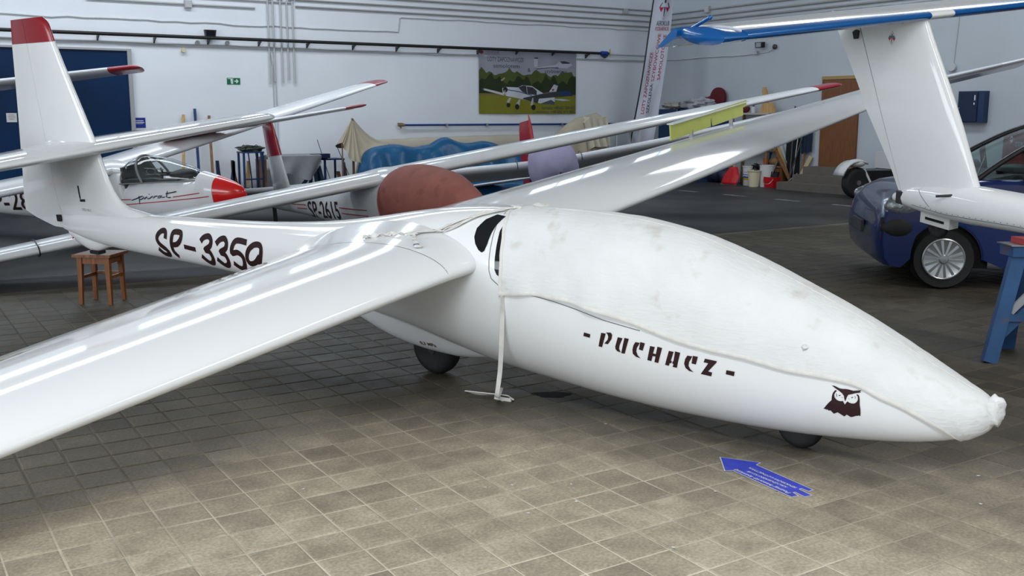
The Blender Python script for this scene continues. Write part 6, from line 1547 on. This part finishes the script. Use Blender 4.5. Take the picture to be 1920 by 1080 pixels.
tarp('tarpaulin', 'long beige canvas strip along the wall behind the blue tarpaulin', BEI, [(9.2, 1.08), (9.6, 1.12), (11, 1.16), (12.5, 1.19), (13.6, 1.20)], 1.15, .35, folds=.02, seed=4, fk=3)
tarp('tarpaulin', 'rumpled bright blue tarpaulin covering a stored aircraft', TARP, [(8.72, .42), (8.82, .86), (9.05, 1.0), (9.5, 1.05), (10.0, .985), (10.3, 1.02), (10.55, 1.15), (10.75, 1.185), (11.05, 1.09), (11.35, 1.05), (11.7, 1.09), (12.2, .96), (12.7, .88), (13.1, .72), (13.3, .4)], 2.15, .5, seed=1, folds=.055, spread=.35)
t = thing('tarpaulin', 'khaki canvas peaked like a tent left of the blue tarpaulin', 'tarpaulin', LWM); m = MB(); pk = Vector((8.75, -1.75, 1.60)); rim = [(8.42, -1.95, 1.10), (8.46, -2.0, .95), (8.58, -2.05, .73), (8.70, -2.08, .70), (8.84, -2.1, .66), (9.05, -2.05, .80), (9.30, -1.9, 1.0), (9.6, -1.6, 1.02), (9.75, -1.3, 1.08), (9.3, -1.1, 1.0), (8.8, -1.2, .95), (8.45, -1.5, 1.0), (8.42, -1.95, 1.10)]
rim = smoothpts(rim, 5); rr = []
for i, p in enumerate(rim):
    row = []
    for j in range(9):
        a = j / 8; q = pk.lerp(p, a); q.z -= .14 * sin(pi * a) * (1 if p.x > 8.8 else .15); q += Vector((.02 * sin(i * 1.3), .025 * sin(i * 1.3 + 1), 0)) * a; row.append(q)
    rr.append(row)
m.grid(rr); m.build('cloth', KHA, t, smooth=60); MB().bar((8.75, -1.75, 0), (8.75, -1.75, 1.58), .04, .04).build('tent_pole', DPINE, t); MB().bar((8.44, -1.92, 0), (8.43, -1.93, 1.09), .02, .02).build('tent_stake', DPINE, t)
tarp('tarpaulin', 'khaki canvas heap rising to the right below the poster', KHA, [(13.2, .80), (13.56, 1.07), (14.0, 1.36), (14.35, 1.58), (14.7, 1.65), (14.97, 1.71), (15.08, 1.35), (15.2, .6)], 1.95, .5, folds=.035, seed=7, fk=12, nu=50)
t = thing('hung_cloth', 'cream crumpled cloth draped over the khaki heap', 'cloth', LWM); m = MB(); rr = []
for i in range(31):
    u = 14.40 + .66 * i / 30; zt = linear([(14.4, 1.47), (14.55, 1.60), (14.8, 1.58), (15.06, 1.62)], u)[0]; row = []
    for j in range(11): a = j / 10; row.append((u, -2.22 - .16 * a + .055 * a * sin(u * 34 + 2 * noise.noise(Vector((u * 4, a * 3, 1)))), zt - .68 * a))
    rr.append([(u, -1.95, zt + .02)] + row)
m.grid(rr); m.build('cloth', mat('cream_cloth', (.50, .46, .35), .85, vary=.06, vscale=6), t, smooth=60)
tarp('tarpaulin', 'loose blue tarpaulin lying low on the floor behind the lilac cover', TARP, [(10.2, .10), (10.6, .22), (11.2, .28), (12.0, .26), (12.8, .30), (13.4, .22), (13.9, .08)], 3.3, .7, folds=.05, seed=13, nu=50, spread=.2)
bb = thing('bench', 'dark bench with a black board on top in front of the corner', 'bench', LT(15.4, 2.15))
MB().box((0, 0, 1.28), (.75, .4, 1.32)).build('bench_top', SILVERW, bb); [MB().box((x_, y_, 0), (x_ + .04, y_ + .04, 1.28)).build('leg', SILVERW, bb) for x_ in (0, .71) for y_ in (0, .36)]; m = MB(); m.prism([(-.05, 1.325), (.72, 1.36), (.72, 1.40), (.2, 1.46), (-.0, 1.46)], lambda a, b, t: (a, t, b), 0, .3); m.build('black_board', BLACK, bb)
m = MB(); m.tube(smoothpts([(-.25, .1, 1.30), (-.2, .1, 1.36), (-.05, .1, 1.36), (.05, .1, 1.33)]), .012, 6); m.build('bent_handle', NAVY, bb, smooth=60)
# ================================================================== along the right wall
RT = lambda w, y, z=0.0: RWM @ Matrix.Translation((w, y, z))
for k, (a, b) in enumerate(((-20.98, -20.24), (-20.16, -18.80))):
    t = thing('cabinet', ['narrow', 'wide'][k] + ' blue steel cabinet beside the feather banner', 'cabinet', RT(a, -.47)); w_ = b - a
    MB().box((0, .02, 0), (w_, .45, 1.80)).build('housing', BLUEP, t)
    n = 1 if k == 0 else 2
    for q in range(n):
        d = MB().box((q * w_ / n + .02, .0, .08), ((q + 1) * w_ / n - .02, .0195, 1.76)).build('door', mat('cabinet_blue', (.010, .04, .115), .45), t)
        MB().box(((q + .8) * w_ / n, -.02, .95), ((q + .8) * w_ / n + .03, .0, 1.1)).build('handle', STEEL, d)
    if k == 0: MB().box((w_ - .02, -.004, 0), (w_ + .0, .0, 1.80)).build('edge_strip', STEEL, t)
for c, r_, s, sq, mt, nm, lab in (((-20.62, -.25, 1.885), .17, 3, (2.0, 1.1, .5), mat('beige_cloth', (.45, .42, .37), .85), 'folded_cloth', 'folded beige cloth heap on the narrow blue cabinet'), ((-19.55, -.34, 1.93), .20, 5, (2.4, 1.1, .68), mat('grey_cloth', (.42, .42, .45), .85), 'cloth_heap', 'crumpled grey cloth heap on the wide blue cabinet')):
    o = MB().loft(lump(c, r_, s, 30, 18, sq, .75, 2.6)).build(nm, mt, smooth=60); put(o, RWM); tag(o, lab, 'cloth')
t = thing('round_cushion', 'dark maroon round cushion behind the grey cloth heap', 'cushion', RT(-19.12, -.12, 1.80)); MRN = mat('maroon_cloth', (.10, .008, .014), .85, vary=.2, vscale=8)
m = MB(); m.lathe([(.02, -.07), (.2, -.075), (.26, -.04), (.26, .03), (.2, .06), (.02, .06)], 'y', 28, o=(0, 0, .27)); m.build('cushion_pad', MRN, t, smooth=50); m = MB(); m.loft(lump((-.32, .0, .2), .14, 2, 16, 10, (1.7, .8, .8), .3)); m.build('cushion_flap', MRN, t, smooth=60)
t = thing('shelf_unit', 'tall timber shelf with pale top on the right wall', 'shelf', RT(-18.3, -.45)); MB().box((0, 0, 1.66), (1.2, .42, 1.70)).build('shelf_board', mat('pale_board', (.45, .42, .38), .6), t); MB().box((0, 0, .8), (1.2, .42, .83)).build('shelf_board', DPINE, t)
for x in (0, 1.15):
    for y in (0, .37): MB().box((x, y, 0), (x + .05, y + .05, 1.66)).build('upright', DPINE, t)
o = MB().loft(lump((-18.06, -.25, 1.79), .11, 4, 14, 10, (1.4, .9, .8), .15)).build('small_bag', MRN, smooth=60); put(o, RWM); tag(o, 'small maroon bag on the tall timber shelf', 'bag')
t = thing('bottle', 'small grey and dark bottle on the tall timber shelf', 'bottle', RT(-17.78, -.25, 1.70)); MB().lathe([(.05, 0), (.055, .02), (.055, .12), (.025, .15)], 'z', 14).build('bottle_body', SILVERW, t, smooth=40); MB().lathe([(.026, .15), (.026, .20)], 'z', 12).build('cap', NAVY, t)
t = thing('wooden_jig', 'tan plywood jig with an upright arm on the tall shelf', 'jig', RT(-17.55, -.3, 1.70)); m = MB(); m.prism([(0, 0), (.5, 0), (.42, .24), (.10, .22)], lambda a, b, q: (a, q, b), 0, .05); m.build('jig_base', PINE, t); m = MB(); m.prism([(.12, .2), (.26, .22), (.22, .48), (.16, .60), (.08, .60), (.06, .5)], lambda a, b, q: (a, q, b), .01, .05); m.build('jig_arm', PINE, t)
o = MB().lathe([(.03, 0), (.035, .05), (.02, .09)], 'z', 10).build('paint_pot', mat('orange_plastic', (.55, .10, .015), .5)); put(o, RT(-17.85, -.36, 1.70)); o.location = (RT(-17.95, -.08, 1.70)).translation; tag(o, 'small orange capped pot at the back of the tall shelf', 'pot')
for k, (a, b) in enumerate(((-16.62, -16.78), (-16.30, -16.12))):
    o = MB().tube([(lerp(a, b, .0) + .2 * (1 if k == 0 else -1), -.4, 0), (b + (.16 if k == 0 else -.0), -.1, 1.85 + .0)], .018, 6).build('tool_handle', DARKST); put(o, RWM); tag(o, ['left', 'right'][k] + ' dark tool handle leaning on the right wall above the far wing', 'tool')
crate = thing('wooden_crate', 'low dark wooden crate behind the buckets', 'crate', RT(-17.85, -.36)); MB().box((0, .02, 0), (1.05, .32, .44)).build('crate_box', DPINE, crate); MB().box((-.02, 0, .44), (1.07, .34, .47)).build('crate_lid', DPINE, crate)
t = thing('snow_shovel', 'red plastic snow shovel standing left of the buckets', 'shovel', RT(-17.86, -.80)); rr = []
for j in range(9):
    z = .03 + .40 * j / 8; hw = lerp(.27, .12, max(0, (j - 4) / 4)) if j > 4 else .27; rr.append([(x_ * hw, -.10 + .16 * j / 8 - .05 * (1 - x_ * x_) + .015 * (abs(x_) < .1), z) for x_ in (-1, -.75, -.5, -.25, -.05, .05, .25, .5, .75, 1)])
m = MB(); m.grid(rr); o = m.build('blade', REDPL, t, smooth=50); md = o.modifiers.new('thickness', 'SOLIDIFY'); md.thickness = .012
MB().box((-.27, -.115, .0), (.27, -.10, .032)).build('blade_edge', STEEL, t); MB().tube([(0, .05, .40), (.05, .42, 1.30)], .018, 8).build('shaft', PINE, t)
def bucket(nm, lab, w_, y, r0, r1, h, mt, rim=.012, cat='bucket', handle=True):
    t = thing(nm, lab, cat, RT(w_, y)); m = MB(); m.lathe([(r0, 0), (r1, h), (r1 + rim, h), (r1 + rim, h + .022), (r1 - .01, h + .022), (r0 - .01, .015)], 'z', 28); m.build('pail', mt, t, smooth=35)
    if handle: m = MB(); m.tube([((r1 + rim) * cos(a), -.03 - .0 + (r1 + .01) * -abs(sin(a)) * .98, h - .02 - .10 * sin(a)) for a in [pi * k / 12 for k in range(13)]], .005, 5); m.build('bail_handle', STEEL, t, smooth=60)
    return t
t = bucket('paint_bucket', 'white paint bucket with blue and yellow label', -17.52, -.56, .145, .165, .44, WPLAS)
rr = [[(lerp(.145, .165, z / .44) * 1.012 * sin(a), -lerp(.145, .165, z / .44) * 1.012 * cos(a), z) for a in [radians(-60 + 12 * k) for k in range(11)]] for z in (.13, .18, .27, .31)]
for k, mt in ((0, mat('label_yellow', (.55, .33, .03), .5)), (1, mat('label_blue', (.02, .07, .35), .5)), (2, SIGNW)): m = MB(); m.grid(rr[k:k + 2]); m.build('label_band', mt, t, smooth=60)
v, f_ = text_mesh('pro', bold=.03); v = fit(v, -.09, .195, .09, .255); flat((v, f_), 'label_lettering', SIGNW, t, lambda a, b: (.162 * sin(a / .155), -.162 * cos(a / .155), b))
m = MB(); m.loft(lump((-.03, 0, .46), .12, 6, 16, 10, (1.1, 1, .35), .4)); m.build('rag_in_bucket', mat('grey_rag', (.25, .24, .22), .9), t, smooth=60)
bucket('waste_bin', 'cream plastic bin in front of the paint bucket', -17.14, -.80, .115, .145, .36, CREAM, .02, 'bin', False)
t = bucket('plastic_drum', 'tall white plastic drum behind the cream bin', -16.98, -.55, .165, .17, .48, WPLAS, .006, 'drum', False)
bg_ = thing('plastic_bag', 'black plastic bag hanging over the white drum', 'bag', RT(-17.20, -.66)); m = MB(); m.loft(lump((0, 0, .46), .085, 8, 16, 10, (1.3, .8, .8), .7, 3)); m.loft(lump((.02, -.05, .28), .07, 4, 12, 10, (.7, .5, 2.0), .6, 3)); m.build('bag_film', mat('black_film', (.008, .008, .009), .25), bg_, smooth=60)
t = thing('red_bucket', 'square red bucket with wire handle beside the steps', 'bucket', RT(-16.74, -.62)); m = MB(); m.loft([[(-.13, -.11, 0), (.13, -.11, 0), (.13, .11, 0), (-.13, .11, 0)], [(-.15, -.13, .24), (.15, -.13, .24), (.15, .13, .24), (-.15, .13, .24)], [(-.135, -.115, .24), (.135, -.115, .24), (.135, .115, .24), (-.135, .115, .24)], [(-.12, -.1, .02), (.12, -.1, .02), (.12, .1, .02), (-.12, .1, .02)]]); m.build('pail', REDPL, t)
m = MB(); m.tube(smoothpts([(-.15, -.12, .2), (-.06, -.2, .10), (.10, -.2, .10), (.15, -.12, .2)]), .006, 5); m.build('bail_handle', STEEL, t, smooth=60)
t = thing('dustpan', 'black dustpan with steel handle standing in the red bucket', 'dustpan', RT(-16.72, -.55)); m = MB(); m.loft([[(-.10, -.05, .22), (.10, -.05, .22), (.10, .0, .22), (-.10, .0, .22)], [(-.13, -.03, .36), (.11, -.03, .36), (.11, .03, .36), (-.13, .03, .36)]]); m.build('pan', BLACK, t); m = MB(); m.bar((-.03, -.05, .32), (.07, -.03, .58), .03, .02); m.build('pan_handle', STEEL, t)
o = MB().tube([(-16.45, -.62, .0), (-16.1, -.5, .35)], .012, 6).build('steel_rod', STEEL); put(o, RWM); m = None; tag(o, 'thin bent steel rod leaning right of the red bucket', 'rod')
for k, (a, b, w_, mt, lab) in enumerate((((-16.25, -.42, 0), (-17.30, -.08, .98), .075, DPINE, 'lower of two brown planks leaning across behind the buckets'), ((-16.42, -.30, 0), (-17.15, -.06, .96), .06, PINE, 'upper of two brown planks leaning across behind the buckets'), ((-16.32, -.32, 0), (-16.12, -.05, .72), .11, mat('pale_plank', (.42, .34, .20), .6), 'pale plank leaning on the wall left of the steps'), ((-16.32, -.2, 0), (-16.27, -.05, 1.0), .05, DPINE, 'thin upright plank behind the hanging blue coat'), ((-16.55, -.12, 0), (-17.12, -.04, 1.05), .10, mat('grey_white_board', (.42, .44, .46), .6), 'grey white board leaning behind the brown planks'))):
    o = MB().bar(a, b, w_, .03, (0, -1, 0)).build('plank', mt); put(o, RWM); tag(o, lab, 'plank')
def coat(w0, w1, z0, z1, mt, lab, seed, nm='hanging_coat'):
    t = thing(nm, lab, 'coat', RT(0, 0)); m = MB(); rr = []
    for i in range(19):
        w_ = lerp(w0, w1, i / 18); e = 1 - (2 * i / 18 - 1) ** 2; row = []
        for j in range(9):
            a = j / 8; sp = lerp(.55, 1, min(1, a * 2.5)); ww = (w0 + w1) / 2 + (w_ - (w0 + w1) / 2) * sp; row.append((ww, -.06 - .09 * e - .03 * sin(i * 1.3 + seed) * a, lerp(z1, z0, a) - .03 * sin(i * .9 + seed) * a))
        rr.append(row)
    m.grid(rr); m.build('coat_cloth', mt, t, smooth=60); c = (w0 + w1) / 2; m = MB(); m.tube([(c, 0, z1 + .05), (c, -.08, z1 + .05), (c, -.1, z1 - .01)], .01, 6); m.build('coat_hook', STEEL, t)
coat(-16.86, -16.46, .16, 1.78, mat('black_coat', (.007, .007, .009), .9), 'long black coat hanging on the right wall behind the planks', 1)
coat(-16.42, -16.08, .80, 1.80, mat('navy_coat', (.012, .024, .05), .9), 'short navy coat hanging left of the brown door', 3)
o = MB().tube([(-16.44, -.3, 0), (-16.46, -.12, 1.25)], .014, 8).build('steel_pole', STEEL); put(o, RWM); tag(o, 'slim steel pole between the two hanging coats', 'pole')
t = thing('orange_cone', 'small orange cup standing on the dark crate', 'cup', RT(-17.34, -.22, .47)); MB().lathe([(.05, 0), (.075, .17), (.068, .17), (.045, .01)], 'z', 16).build('cup_shell', mat('orange_shell', (.60, .11, .012), .45), t, smooth=35)
t = thing('brown_ball', 'brown round ball on the dark crate beside the orange cup', 'ball', RT(-17.10, -.20, .47)); MB().loft(lump((0, 0, .10), .115, 1, 20, 14, (1.1, .9, .88), .05)).build('ball_shell', mat('ball_brown', (.22, .12, .045), .6), t, smooth=60)
o = MB().bar((-17.36, -.12, .47), (-17.34, -.05, .86), .05, .03).build('blue_stick', mat('bright_blue', (.01, .12, .32), .5)); put(o, RWM); tag(o, 'short bright blue stick standing behind the orange cup', 'stick')
for k, (w_, y, r_, sq, lab) in enumerate(((-18.35, -.5, .20, (1.3, 1, .95), 'dark navy bag slumped left of the red shovel'), (-18.8, -.45, .22, (1.2, 1, 1.1), 'larger dark bag at the foot of the wide cabinet'))):
    o = MB().loft(lump((0, 0, r_ * sq[2] * .95), r_, 3 + k, 18, 12, sq, .35)).build('slumped_bag', NAVY, smooth=60); put(o, RT(w_, y)); tag(o, lab, 'bag')
# ------------------------------------------------------------------ everything above was laid out along the viewing direction: turn it so the hall's walls follow the world axes
TURN = Matrix.Rotation(-YAW, 4, 'Z')
bpy.context.view_layer.update()
for o in list(S.objects):
    if o.parent is None and o is not cam:
        o.matrix_world = TURN @ o.matrix_world
bpy.context.view_layer.update()
